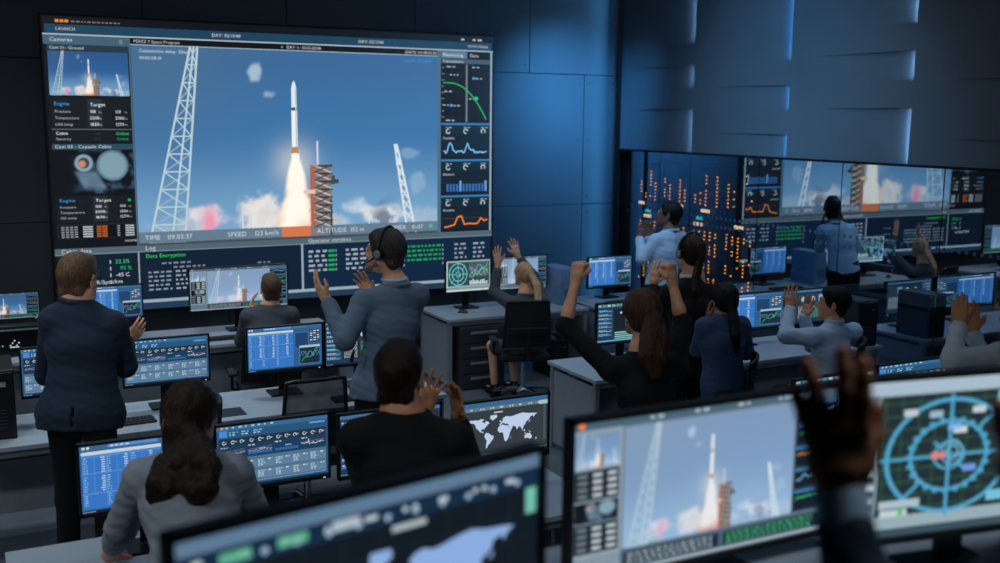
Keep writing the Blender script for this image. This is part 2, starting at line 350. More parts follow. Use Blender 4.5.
def big_screen():
    rnd = random.Random(2); W, H = 4950, 2990; cv = Canvas(W, H); HD = (38, 76, 100); BR = (92, 116, 132)
    cv.rect(0, 0, W, H, (14, 18, 24), 0); cv.rect(20, 75, W - 40, 90, (30, 66, 92), 1)
    for i in range(3): cv.rect(120 + i * 44, 28, 34, 28, (240, 130, 40), 2)
    cv.dashes(265, 38, 480, 12, (140, 120, 112), rnd); cv.dashes(W - 420, 34, 70, 22, (190, 180, 180), rnd); cv.dashes(W - 270, 34, 150, 22, (190, 180, 180), rnd)
    cv.text('LAUNCH', 120, 132, 30, (190, 202, 210)); cv.text('DAY: 02/11/40', 1640, 134, 34, (206, 214, 220)); cv.text('DAY: 02/11/40', 3260, 134, 34, (206, 214, 220)); cv.text('MONITORING', W - 330, 134, 28, (190, 202, 210))
    cv.rect(0, 165, W, 14, (170, 184, 192), 2)
    # column of cameras
    k0 = len(cv.v)
    cv.rect(0, 180, 802, 90, (66, 96, 116), 1); cv.text('Cameras', 60, 240, 38, (205, 218, 228))
    for i in range(3): cv.rect(712, 205 + i * 16, 34, 9, (120, 142, 158), 3)
    cv.rect(30, 272, 772, 56, (38, 56, 68), 2); cv.text('Cam 01 - Ground', 55, 315, 30, (200, 208, 214))
    footage(cv, 35, 332, 755, 480, 70, 46, lay=3, deep=.45)
    P1 = (22, 27, 32)
    cv.rect(35, 850, 765, 290, P1, 2); cv.text('Engine', 70, 925, 36, (66, 150, 230)); cv.rect(380, 862, 140, 270, (38, 46, 54), 3); cv.text('Target', 405, 930, 34, WH, 4)
    for j, (a, b, c) in enumerate((('Pressure', '150', '150'), ('Temperature', '2500', '2500'), ('LH2 temp', '1620', '1270'))):
        yy = 995 + j * 62; cv.text(a, 72, yy, 27, (176, 182, 188)); cv.text(b, 398, yy, 30, WH, 5); cv.text('Pa', 486, yy, 18, (180, 186, 190), 5); cv.text(c, 640, yy, 30, (220, 224, 228)); cv.text('Pa', 735, yy, 18, (170, 176, 180))
    cv.rect(35, 1150, 765, 8, (100, 112, 122), 3); cv.rect(35, 1160, 765, 130, P1, 2)
    cv.text('Cabin', 72, 1210, 32, WH); cv.text('- - -', 430, 1208, 26, (130, 138, 146)); cv.text('Online', 640, 1212, 32, (40, 206, 140))
    cv.text('Security', 72, 1266, 28, (170, 176, 182)); cv.text('- - -', 430, 1262, 26, (130, 138, 146)); cv.text('Online', 650, 1266, 28, (34, 170, 116))
    cv.rect(30, 1305, 772, 62, (44, 74, 94), 2); cv.text('Cam 03 - Capsule Cabin', 55, 1352, 36, (205, 214, 220))
    capsule_cam(cv, 35, 1370, 765, 520, 3)
    cv.rect(35, 1925, 765, 330, P1, 2); cv.text('Engine', 70, 1998, 38, (66, 150, 230)); cv.text('- - -', 250, 1992, 22, (60, 110, 160)); cv.rect(390, 1935, 140, 310, (38, 46, 54), 3); cv.text('Target', 412, 2002, 36, WH, 4); cv.disc(742, 1988, 17, (40, 170, 90), 3)
    for j, (a, b, c) in enumerate((('Pressure', '150', '150'), ('Temperature', '2500', '1556'), ('O2 temp', '1620', '1270'))):
        yy = 2075 + j * 66; cv.text(a, 72, yy, 28, (176, 182, 188)); cv.text(b, 404, yy, 32, WH, 5); cv.text('Pa', 494, yy, 18, (180, 186, 190), 5); cv.text(c, 640, yy, 32, (220, 224, 228)); cv.text('Pa', 735, yy, 18, (170, 176, 180))
    cv.rect(35, 2270, 765, 190, (30, 38, 46), 2); cv.rect(50, 2290, 735, 160, (12, 15, 19), 3)
    for j in range(5):
        yy = 2302 + j * 30
        for k in range(4): cv.rect(72 + k * 42, yy, 30, 17, (140, 146, 152), 4)
        cv.rect(278, yy, 96, 19, (176, 182, 188), 4); cv.rect(410, yy, 44, 20, (176, 92, 34), 4); cv.rect(462, yy, 52, 20, (186, 90, 28), 4); cv.rect(610, yy, 26, 17, (140, 146, 152), 4); cv.rect(690, yy, 88, 19, (176, 182, 188), 4)
    cv.text('HOME', 680, 2520, 30, (190, 196, 202))
    def remap(k, a, b):
        for i in range(k, len(cv.v)): q = cv.v[i]; cv.v[i] = (q[0], float(np.interp(q[1], a, b)), q[2])
    remap(k0, (0, 332, 812, 850, 1150, 1305, 1370, 1890, 1925, 2270, 2460, 2520, 2570), (0, 332, 767, 790, 1100, 1250, 1310, 1753, 1775, 2060, 2215, 2263, 2306))
    cv.rect(802, 180, 14, 2130, (84, 106, 122), 2)
    # the large footage
    cv.rect(816, 180, 3409, 64, (16, 20, 26), 1); cv.text('PEREZ 7 Space Program', 850, 226, 30, (190, 196, 202)); cv.disc(2390, 214, 12, (50, 170, 100), 3); cv.text('DAY: 1 - 02:03:02/08', 2440, 226, 30, (200, 206, 210)); cv.text('(DATE +0) 00:01:30', 3820, 230, 32, (206, 210, 214))
    footage(cv, 820, 246, 3405, 2040, 190, 116, lay=2)
    cv.rect(816, 242, 3414, 8, (168, 186, 198), 5)
    cv.text('Connection delay: 50ms', 900, 320, 34, (200, 216, 230), 7); cv.text('00:00:08:19', 900, 390, 32, (196, 216, 232), 7); cv.text('Cam 01: Ground', 3780, 325, 36, (70, 146, 222), 7)
    ny, nx = 3, 3
    cv.rect(820, 2172, 3405, 114, (100, 124, 142), 4)
    cv.rect(2340, 2172, 330, 114, (214, 118, 76), 5)
    for s, xx in (('TIME', 880), ('09:05:37', 1110), ('SPEED', 1740), ('123 km/h', 2030), ('ALTITUDE', 2745), ('152 m', 3130), ('TIMER', 3620), ('0-07', 3900)):
        cv.text(s, xx, 2256, 50, (206, 214, 220), 7)
    cv.disc(4140, 2228, 24, (70, 180, 170), 7)
    cv.rect(816, 2286, 3414, 20, (70, 84, 94), 3)
    # monitoring column
    k0 = len(cv.v)
    cv.rect(4225, 180, 45, 2390, (76, 108, 130), 2); X = 4275; w = 640
    cv.rect(4915, 165, 24, 2400, (150, 166, 176), 3)
    cv.rect(X, 185, w * .52, 80, (92, 124, 144), 2); cv.text('Monitoring', X + 24, 245, 38, (210, 220, 228)); cv.text('Data', X + 372, 245, 38, (210, 214, 218))
    cv.rect(X, 272, w, 52, (66, 88, 104), 2); cv.text('Connections', X + 20, 314, 34, (205, 212, 218))
    cv.rect(X, 330, w, 800, (16, 20, 26), 2)
    for i in range(7): cv.rect(X + 40 + i * 90, 330, 4, 800, (34, 42, 50), 3)
    for i in range(9): cv.rect(X, 380 + i * 85, w, 4, (34, 42, 50), 3); cv.rect(X + 8, 378 + i * 85, 26, 10, (150, 156, 160), 4)
    cv.rect(X + 318, 330, 22, 800, (120, 128, 132), 4)
    pts = [(X + 30 + 560 * t, 590 + 510 * max(0, (t - .12) / .88) ** 2.2) for t in [i / 26 for i in range(27)]]
    for a, b in list(zip(pts, pts[1:])): cv.line([a, ((a[0] * .25 + b[0] * .75), (a[1] * .25 + b[1] * .75))], 17, (38, 176, 96), 5)
    cv.disc(X + 455, 800, 27, (40, 190, 130), 6); cv.disc(X + 420, 520, 20, (70, 150, 230), 6); cv.disc(X + 130, 900, 20, (70, 150, 230), 6)
    for a, b in ((70, 360), (400, 360), (110, 470), (445, 515), (360, 800), (40, 700), (30, 890), (160, 895), (60, 1100)): cv.dashes(X + a, b, 110, 18, (170, 176, 180), rnd, 5)
    yy = 1145
    for k, hh in enumerate((430, 430, 430)):
        cv.rect(X, yy, w, 26, (56, 118, 172), 3); cv.rect(X, yy + 26, w, 120, (18, 40, 54), 2); cv.rect(X, yy + 150, w, hh - 160, (20, 32, 44), 2)
        for i in range(3): cv.ring(X + 90 + i * 230, yy + 100, 26, 12, (190, 200, 206), 4, 9, .4 + i, 5 + i); cv.dashes(X + 60 + i * 230, yy + 48, 90, 14, (150, 160, 168), rnd, 4)
        cv.text('Statistic', X + 24, yy + 196, 30, (200, 206, 210))
        for i in range(4): cv.rect(X + 20, yy + 230 + i * 45, w - 50, 3, (38, 52, 66), 3)
        if k == 0:
            p = [(X + 40 + i * 19, yy + 370 - 35 * vnoise(np.array(i * .9), np.array(3.)) * 1.5 - (95 if i == 4 else 70 if i in (3, 5) else 100 if i == 16 else 45 if i in (15, 17) else 0)) for i in range(30)]
            cv.line([(float(a), float(b)) for a, b in p], 16, (120, 188, 236), 5)
        elif k == 1:
            for i in range(13): hb = 70 + (38 if i in (4, 12) else 0); cv.rect(X + 70 + i * 42, yy + 370 - hb, 26, hb + 22, (58, 110, 178) if hb < 90 else (104, 164, 230), 5)
        else:
            p = [(0, 300), (60, 290), (130, 270), (170, 180), (220, 165), (260, 270), (320, 262), (390, 268), (440, 262), (480, 200), (530, 235), (565, 220)]
            cv.line([(X + 45 + a, yy + 90 + b) for a, b in p], 17, (240, 130, 44), 5); cv.rect(X + 20, yy + 280, w - 50, 4, (110, 70, 40), 4)
        yy += hh + 6
    remap(k0, (0, 330, 1130, 1145, 2453, 2570), (0, 330, 1003, 1015, 2300, 2310))
    # lower row of panels
    cv.rect(0, 2310, W, 60, (82, 100, 112), 1); cv.rect(0, 2370, W, 10, (120, 140, 152), 2)
    cv.text('Cabin data', 60, 2362, 44, (205, 214, 222)); cv.text('Log', 880, 2362, 46, (205, 214, 222)); cv.text('Operator statistics', 2640, 2362, 42, (205, 214, 222))
    NV = (16, 30, 46)
    cv.rect(20, 2385, 782, 500, NV, 2)
    for j, (s, c) in enumerate((('22.5%', (44, 214, 120)), ('95 %', (44, 190, 110)), ('-45 C', (210, 216, 222)), ('MLR/5pts/km', (210, 216, 222)))):
        cv.text(s, 800 - 55 * len(s) * .82, 2484 + j * 70, 40, c); cv.rect(520, 2448 + j * 70, 12, 38, (170, 178, 186), 3)
    cv.rect(802, 2375, 14, 520, (150, 168, 178), 3); cv.rect(816, 2385, 1740, 510, (16, 32, 52), 2); cv.rect(2556, 2375, 24, 520, (150, 168, 178), 3); cv.rect(2580, 2385, 2350, 510, (15, 38, 62), 2)
    cv.text('Data Encryption', 880, 2445, 40, (60, 214, 90))
    for j in range(7):
        yy = 2500 + j * 46
        if j < 2: cv.dashes(1040 + j * 120, yy, 330, 18, (120, 134, 150), rnd)
        else: cv.dashes(900, yy, 240, 19, (134, 148, 162), rnd); cv.dashes(1180, yy, 250, 19, (150, 162, 174), rnd); cv.dashes(1500, yy, 260, 19, (50, 130, 140) if j == 4 else (140, 154, 168), rnd)
        if j % 2: cv.dashes(2060, yy, 140, 18, (100, 130, 150), rnd)
    for j in range(5):
        yy = 2452 + j * 54
        cv.dashes(2640, yy, 215, 26, (156, 168, 180), rnd); cv.rect(2870, yy, 80, 28, (34, 160, 88), 3); cv.rect(2960, yy, 10, 28, (150, 162, 172), 3)
        cv.dashes(3080, yy, 350, 26, (156, 168, 180), rnd)
        if j < 4: cv.dashes(3840, yy, 430, 26, (34, 150, 84), rnd, fill=.95); cv.dashes(4450, yy, 160, 24, (140, 152, 164), rnd); cv.dashes(4700, yy, 150, 24, (150, 162, 174), rnd)
        cv.rect(3790, yy, 12, 28, (150, 162, 172), 3); cv.rect(4290, yy, 12, 28, (150, 160, 170), 3)
    cv.rect(0, 2888, W, 34, (150, 168, 182), 3); cv.rect(0, 2922, W, 68, (34, 58, 82), 3)
    return cv

def taskbar(cv, W, H, col=(150, 168, 176)):
    cv.rect(0, H - 34, W, 34, (20, 34, 48), 1)
    for i in range(6): cv.rect(14 + i * 26, H - 25, 14, 14, col, 2)

def ui_launch(W=1600, H=900, nx=90, pale=.5):
    """operator's copy of the launch screen"""
    rnd = random.Random(3); cv = Canvas(W, H); cv.rect(0, 0, W, H, (96, 116, 130), 0); cv.rect(0, 0, W, 46, (72, 96, 112), 1)
    cv.disc(46, 22, 17, (250, 130, 40), 2); 
    for i in range(4): cv.dashes(420 + i * 260, 16, 90, 16, (170, 190, 202), rnd)
    cv.rect(0, 50, 270, H - 50, (140, 156, 168), 1)
    footage(cv, 14, 70, 240, 190, 24, 18, pale=.35, lay=2, fine=False)
    for yy in (275, 580):
        cv.rect(14, yy, 240, 170, (28, 38, 48), 2)
        for i in range(4):
            for j in range(3): cv.rect(30 + j * 80, yy + 20 + i * 38, 50, 18, (190, 200, 206) if j else (110, 124, 134), 3)
    capsule_cam(cv, 14, 455, 240, 118, 3)
    footage(cv, 280, 60, int(W * .645), 700, nx, int(nx * .62), pale=pale, lay=2, fine=nx > 80)
    x = 280 + int(W * .645) + 10; w = W - x - 14
    cv.rect(x, 60, w, 700, (40, 62, 80), 1)
    for k in range(5):
        yy = 70 + k * 138; cv.rect(x + 8, yy, w - 16, 124, (18, 30, 42), 2); cv.rect(x + 8, yy, w - 16, 18, (64, 120, 170), 3)
        cv.line([(x + 20 + i * (w - 40) / 9, yy + 80 - 40 * rnd.random()) for i in range(10)], 7, [(120, 190, 230), (60, 200, 120), (240, 140, 60)][k % 3], 4)
    cv.rect(0, 772, W, 128, (70, 92, 108), 1); cv.rect(290, 790, 560, 80, (20, 36, 50), 2); cv.rect(880, 790, 640, 80, (20, 36, 50), 2)
    for i in range(3): cv.dashes(310, 800 + i * 24, 500, 12, (160, 176, 186), rnd); cv.dashes(900, 800 + i * 24, 560, 12, (70, 170, 120), rnd)
    cv.rect(0, 880, W, 20, (150, 166, 176), 3)
    return cv

def chart_box(cv, x, y, w, h, rnd, lay=4):
    cv.rect(x, y, w, h, (22, 40, 58), lay); cv.frame(x, y, w, h, 4, (150, 176, 196), lay + 1); cv.rect(x, y, w, h * .12, (170, 190, 204), lay + 1)
    for i in range(1, 5): cv.rect(x + w * i / 5, y, 2, h, (70, 92, 112), lay + 1); cv.rect(x, y + h * i / 5, w, 2, (70, 92, 112), lay + 1)
    for k, (c, f) in enumerate((((120, 160, 190), 3.), ((90, 140, 180), 4.3))):
        cv.line([(x + w * t, y + h * (.62 - .30 * abs(math.sin(f * t * 3.1 + k)))) for t in [i / 22 for i in range(23)]], 7, c, lay + 2)
    cv.line([(x + w * (.1 + .82 * t), y + h * (.86 - .62 * t - .10 * math.sin(9 * t))) for t in [i / 14 for i in range(15)]], 10, (44, 206, 110), lay + 3)

def ui_table(W=1600, H=900):
    rnd = random.Random(5); cv = Canvas(W, H); cv.rect(0, 0, W, H, (44, 92, 140), 0); cv.rect(0, 0, W, 66, (60, 100, 134), 1)
    for i in range(2): cv.rect(34 + i * 52, 18, 34, 32, (206, 220, 226), 2)
    cv.rect(340, 12, 600, 40, (86, 136, 206), 2); cv.dashes(370, 24, 240, 16, (200, 220, 240), rnd); cv.rect(1000, 12, 260, 40, (70, 112, 150), 2)
    cv.rect(20, 84, 960, 760, (52, 116, 192), 2); cv.rect(20, 84, 960, 46, (190, 208, 216), 3)
    for k, xx in enumerate((45, 320, 620)):
        cv.rect(xx - 12, 160, 3, 660, (120, 166, 216), 3)
        for j in range(21):
            if j in (7, 15): continue
            yy = 165 + j * 31; cv.dashes(xx, yy, 44, 12, (160, 192, 226), rnd, 4); 
            if j < 15: q_ = rnd.randint(34, 60); cv.rect(xx + 250 - q_, yy, q_, 13, (190, 212, 234), 4); cv.rect(xx + 116, yy + 4, 16, 8, (110, 156, 208), 4)
    for yy in (150, 372, 640): cv.rect(20, yy, 960, 4, (150, 186, 226), 4)
    cv.frame(1010, 150, 300, 330, 6, (96, 146, 196), 3); cv.rect(1016, 156, 288, 318, (30, 66, 104), 2)
    cv.rect(1330, 110, 240, 260, (40, 66, 90), 3)
    for i in range(5):
        for j in range(3): cv.rect(1345 + j * 76, 125 + i * 48, 52, 22, (206, 216, 222) if (i + j) % 3 else (90, 120, 144), 4)
    chart_box(cv, 1110, 430, 450, 390, rnd, 5)
    taskbar(cv, W, H); return cv

def ui_dash(W=1600, H=900):
    rnd = random.Random(7); cv = Canvas(W, H); cv.rect(0, 0, W, H, (40, 84, 122), 0); cv.rect(0, 0, W, 70, (56, 104, 146), 1); cv.rect(60, 16, 40, 26, (240, 150, 60), 2)
    for i in range(8): cv.dashes(130 + i * 90, 18, 60, 22, (170, 196, 214), rnd)
    cv.rect(1330, 84, 230, 22, (110, 160, 220), 2); cv.rect(40, 70, 110, 90, (70, 136, 210), 2)
    for i in range(3): cv.dashes(180 + i * 170, 90, 120, 20, (110, 180, 240), rnd); cv.dashes(180 + i * 170, 125, 90, 18, (180, 200, 214), rnd)
    cv.rect(30, 180, 1540, 290, (34, 58, 80), 2)
    for k in range(4):
        x = 45 + k * 382; cv.rect(x, 190, 368, 92, (30, 48, 66), 3); cv.rect(x, 288, 368, 174, (26, 60, 94), 3)
        for i in range(3): cv.ring(x + 60 + i * 122, 238, 22, 10, (196, 206, 212), 5, 8, i, 5 + i); cv.dashes(x + 85 + i * 122, 226, 30, 12, (170, 184, 194), rnd, 5)
        cv.dashes(x + 14, 300, 90, 16, (190, 204, 214), rnd, 5)
        if k in (1, 3) or k == 0:
            cv.line([(x + 14 + i * 12, 390 + 34 * (rnd.random() - .5) - (60 if i == 9 and k == 3 else 0)) for i in range(29)], 7, (210, 222, 232) if k == 3 else (150, 170, 190), 6); cv.line([(x + 10, 372), (x + 350, 350)], 4, (210, 120, 90), 5)
        if k == 2 or k == 1:
            for i in range(15): cv.rect(x + 14 + i * 23, 400, 12, 40, (60, 120, 190), 5)
            for i in range(4): cv.disc(x + 170 + i * 24, 372, 8, (200, 220, 236), 6)
    cv.rect(30, 478, 1540, 340, (84, 116, 142), 2)
    for k in range(6):
        x = 44 + k * 256
        for b in range(2):
            y = 490 + b * 162; cv.rect(x, y, 244, 152, (92, 126, 154), 3); cv.rect(x, y, 244, 26, (74, 108, 138), 4)
            for i in range(4): cv.dashes(x + 16, y + 40 + i * 26, 60 + 50 * rnd.random(), 13, (196, 208, 218), rnd, 5)
            cv.dashes(x + 160, y + 40, 60, 15, (214, 222, 230), rnd, 5)
    cv.rect(30, 826, 1540, 12, (120, 156, 186), 2); taskbar(cv, W, H); return cv

CONT = [  # coarse outlines of the land masses, longitude and latitude
 [(-168,66),(-156,71),(-128,70),(-110,68),(-95,72),(-82,68),(-94,60),(-85,55),(-79,52),(-78,58),(-72,62),(-65,58),(-56,52),(-66,45),(-70,42),(-75,36),(-81,31),(-80,25),(-83,29),(-90,30),(-97,27),(-97,21),(-91,18),(-87,21),(-88,16),(-83,10),(-78,8),(-86,12),(-95,16),(-105,20),(-112,30),(-118,34),(-124,42),(-124,49),(-135,58),(-150,60),(-162,55),(-165,61)],
 [(-78,8),(-72,12),(-60,9),(-50,1),(-36,-6),(-39,-16),(-48,-26),(-57,-36),(-65,-42),(-68,-52),(-74,-52),(-73,-38),(-70,-20),(-77,-12),(-81,-4)],
 [(-17,15),(-16,25),(-9,33),(-2,36),(10,37),(20,32),(32,31),(37,20),(43,12),(51,12),(42,0),(40,-12),(35,-22),(30,-31),(20,-35),(15,-26),(12,-12),(9,2),(4,6),(-8,5)],
 [(-9,37),(-9,43),(-1,44),(-4,48),(3,51),(8,57),(5,61),(14,68),(28,71),(42,67),(60,69),(72,72),(90,75),(105,77),(130,72),(160,70),(178,67),(165,60),(160,52),(156,60),(142,56),(138,46),(128,40),(122,38),(121,30),(110,20),(108,12),(103,2),(100,12),(95,17),(90,22),(80,13),(77,8),(72,20),(66,25),(57,26),(50,30),(56,24),(52,16),(44,12),(38,22),(34,30),(36,36),(28,37),(26,40),(20,38),(16,41),(13,45),(3,43),(-2,37)],
 [(114,-22),(122,-18),(130,-12),(137,-15),(142,-11),(146,-19),(153,-27),(150,-37),(140,-38),(131,-32),(118,-35)],
 [(-52,82),(-22,82),(-20,72),(-42,60),(-54,70)], [(132,34),(141,42),(144,44),(140,36)], [(96,5),(105,-6),(100,-1)], [(109,2),(117,6),(118,-2),(111,-3)], [(131,-1),(150,-10),(140,-8)], [(44,-25),(50,-15),(47,-25)], [(-10,52),(-5,58),(1,52),(-5,50)], [(172,-35),(178,-38),(168,-46)]]
def worldmap(cv, x, y, w, h, col, lay=3, hi=None):
    for i, c in enumerate(CONT):
        cv.poly([(x + w * (a + 170) / 352, y + h * (84 - b) / 142) for a, b in c], col, lay)
def ui_map(W=1600, H=900, col=(186, 204, 230), bg=(52, 60, 66), big=False):
    rnd = random.Random(9); cv = Canvas(W, H); cv.rect(0, 0, W, H, bg, 0); cv.rect(0, 0, W, 80, (58, 100, 140), 1); cv.rect(0, 80, W, 54, (96, 118, 134), 1)
    for i in range(9): cv.dashes(60 + i * 170, 96, 70, 20, (190, 206, 216), rnd)
    if big:
        cv.rect(0, 0, W, 70, (104, 128, 150), 1); cv.rect(0, 0, W, 12, (36, 110, 190), 2); cv.rect(0, 70, W, 84, (22, 44, 68), 2)
        for i, c in enumerate(((90, 170, 140), (90, 170, 140), (170, 184, 196))): cv.rect(160 + i * 220, 92 - i * 6, 120, 44, c, 3)
        for i in range(10): cv.disc(330 + i * 128, 122, 15, (150, 178, 204), 3)
        for j in range(7):
            cv.rect(20, 170 + j * 90, 120, 40, (52, 70, 78) if j % 2 else (60, 92, 84), 3); cv.dashes(150, 180 + j * 90, 150, 26, (120, 134, 146), rnd)
        cv.rect(860, 166, 160, 26, (170, 186, 190), 3); cv.rect(1530, 160, 56, 120, (110, 190, 170), 3)
    else:
        cv.rect(1450, 80, 150, 60, (170, 190, 200), 2); cv.rect(640, 170, 150, 18, (200, 206, 206), 2); cv.rect(1530, 140, 40, 560, (70, 84, 92), 2)
        cv.rect(30, 150, 80, 70, (96, 112, 120), 2); cv.rect(160, 720, 160, 20, (150, 160, 166), 2)
    for i in range(1, 10): cv.rect(i * W / 10, 150, 3, H - 190, tuple(min(255, c + 16) for c in bg), 1)
    for i in range(1, 6): cv.rect(0, 150 + i * 120, W, 3, tuple(min(255, c + 16) for c in bg), 1)
    worldmap(cv, 150 if not big else 400, 210 if not big else 250, 1280 if not big else 1080, 520 if not big else 540, col, 3)
    cv.disc(1200, 560, 14, (220, 160, 70), 4)
    if big: cv.disc(960, 420, 22, (90, 190, 130), 4)
    cv.rect(0, H - 110, W, 12, (110, 150, 180), 2); taskbar(cv, W, H); return cv

def radar(cv, cx, cy, r, lay, col=(96, 190, 214), lw=9):
    cv.ring(cx, cy, r, lw * 1.6, col, lay, 48); cv.ring(cx, cy, r * .62, lw * 1.3, col, lay, 40); cv.ring(cx, cy, r * .24, lw, col, lay, 24)
    for a in range(0, 360, 15): t = math.radians(a); cv.line([(cx + r * .60 * math.cos(t), cy + r * .60 * math.sin(t)), (cx + r * .67 * math.cos(t + .04), cy + r * .67 * math.sin(t + .04))], lw * 1.6, col, lay)
    for a in range(0, 360, 45):
        t = math.radians(a); q0, q1 = ((0, 1.08) if a % 90 == 0 else (.70, 1.1) if a in (135, 315) else (.2, .34)); cv.line([(cx + r * q0 * math.cos(t), cy + r * q0 * math.sin(t)), (cx + r * q1 * math.cos(t), cy + r * q1 * math.sin(t))], lw * 1.2, col, lay)
def ui_radar(W=1600, H=900, big=False):
    rnd = random.Random(11); cv = Canvas(W, H); cv.rect(0, 0, W, H, (150, 172, 176), 0)
    if not big:
        cv.rect(60, 50, W - 90, 690, (46, 66, 74), 1)
        for i in range(11): cv.rect(16, 60 + i * 68, 32, 36, (220, 230, 232), 2)
        for i in range(9): cv.rect(80 + i * 80, 60, 3, 670, (60, 112, 84), 2); cv.rect(70, 90 + i * 76, 760, 3, (60, 112, 84), 2)
        radar(cv, 430, 400, 320, 3, (104, 200, 208), 16); cv.disc(470, 420, 24, (230, 140, 110), 5); cv.disc(430, 400, 70, (60, 110, 120), 4)
        cv.rect(830, 60, 700, 440, (70, 88, 96), 2)
        for k in range(3): cv.line([(840 + 680 * t, 470 - 330 * abs(math.sin(5 * t + k)) * (.5 + .25 * k)) for t in [i / 20 for i in range(21)]], 14, (150, 180, 196), 3)
        cv.line([(840, 480), (960, 500), (1080, 400), (1160, 410), (1300, 260), (1380, 280), (1520, 110)], 22, (50, 214, 110), 4)
        for i in range(12): hb = rnd.uniform(60, 170); cv.rect(850 + i * 56, 720 - hb, 38, hb, (206, 220, 222), 3)
        cv.rect(0, 780, W, 60, (120, 140, 146), 1)
    else:
        cv.rect(150, 90, W - 170, 690, (34, 48, 54), 1); cv.rect(0, 0, 140, H, (96, 118, 132), 1); cv.rect(0, 0, W, 80, (166, 188, 204), 2)
        for i in range(9): cv.disc(36, 130 + i * 78, 28, (214, 228, 236), 3); cv.rect(84, 120 + i * 78, 44, 30, (200, 212, 220), 3); cv.rect(80, 158 + i * 78, 50, 22, (30, 40, 46), 3)
        for i in range(9): cv.rect(180 + i * 110, 95, 5, 680, (56, 104, 70), 2); cv.rect(160, 130 + i * 76, 1000, 5, (56, 104, 70), 2)
        k0 = len(cv.v); radar(cv, 620, 455, 325, 4, (80, 160, 196), 15)
        for i in range(k0, len(cv.v)): q = cv.v[i]; cv.v[i] = (620 + (q[0] - 620) * 1.28, q[1], q[2])
        cv.ring(640, 440, 70, 8, (120, 190, 220), 4, 20); cv.ring(640, 440, 40, 8, (150, 200, 230), 4, 16)
        for a, b, c in ((300, 170, (190, 200, 206)), (470, 190, (150, 180, 200)), (600, 270, (120, 170, 230)), (760, 180, (190, 206, 210)), (500, 430, (214, 130, 130)), (720, 520, (110, 150, 220)), (640, 290, (200, 214, 220))): cv.rect(a, b, 90, 40, c, 6)
        cv.rect(170, 690, 270, 46, (170, 190, 200), 5); cv.rect(180, 745, 180, 40, (190, 206, 212), 5); cv.rect(300, 740, 30, 40, (60, 190, 110), 6)
        cv.rect(1150, 90, 430, 690, (30, 52, 66), 3); chart_box(cv, 1170, 130, 390, 290, rnd, 5); cv.rect(1170, 450, 380, 300, (20, 34, 44), 4); cv.rect(930, 100, 110, 60, (110, 190, 214), 5); cv.rect(900, 690, 150, 60, (120, 190, 214), 5)
        for i in range(8): hb = rnd.uniform(60, 220); cv.rect(1190 + i * 45, 740 - hb, 30, hb, (170, 200, 210), 5)
        cv.rect(0, 800, W, 50, (150, 172, 184), 3)
    cv.rect(0, H - 46, W, 46, (190, 206, 204) if not big else (60, 80, 92), 3); return cv

def ui_list(W=1600, H=900):
    rnd = random.Random(13); cv = Canvas(W, H); cv.rect(0, 0, W, H, (30, 56, 84), 0); cv.rect(0, 0, W, 60, (70, 110, 146), 1)
    for k in range(8):
        y = 90 + k * 90; cv.rect(20, y, 330, 74, (46, 86, 128), 2); cv.dashes(36, y + 14, 200, 18, (190, 206, 220), rnd); cv.line([(40 + i * 30, y + 55 - 20 * rnd.random()) for i in range(10)], 7, [(220, 200, 90), (120, 190, 230), (90, 210, 140)][k % 3], 4)
    cv.rect(380, 90, 1190, 700, (34, 44, 52), 1)
    for i in range(5): cv.rect(400 + i * 230, 110, 210, 300, (40, 58, 74), 2)
    for j in range(12):
        cv.dashes(420, 440 + j * 28, 300, 14, (180, 196, 200), rnd); cv.dashes(800, 440 + j * 28, 260, 14, (90, 170, 150), rnd); cv.dashes(1150, 440 + j * 28, 360, 14, (190, 200, 206), rnd)
    cv.disc(560, 250, 70, (150, 180, 196), 3); cv.disc(860, 260, 80, (196, 214, 222), 3); cv.rect(1050, 150, 150, 180, (120, 160, 180), 3)
    taskbar(cv, W, H); return cv

def ui_mapside(W=1600, H=900):
    rnd = random.Random(15); cv = Canvas(W, H); cv.rect(0, 0, W, H, (32, 52, 70), 0); cv.rect(0, 0, W, 90, (60, 96, 116), 1)
    for i in range(12): cv.rect(30 + i * 130, 26, 80, 40, [(150, 190, 170), (90, 150, 170), (190, 206, 200)][i % 3], 2)
    for k in range(7):
        y = 130 + k * 92; cv.rect(20, y, 420, 78, (40, 74, 112), 2); cv.dashes(50, y + 14, 260, 20, (150, 186, 214), rnd); cv.line([(50 + i * 40, y + 60 - 24 * rnd.random()) for i in range(10)], 9, (200, 200, 100) if k % 2 else (110, 180, 230), 4)
    cv.rect(480, 130, 1090, 520, (24, 34, 44), 1); worldmap(cv, 640, 160, 900, 470, (176, 206, 226), 3)
    for j in range(4): cv.rect(500, 670 + j * 46, 1060, 34, (52, 120, 140) if j % 2 else (70, 150, 120), 2); cv.dashes(520, 678 + j * 46, 900, 16, (200, 220, 216), rnd)
    cv.rect(0, H - 50, W, 30, (90, 170, 210), 2); return cv

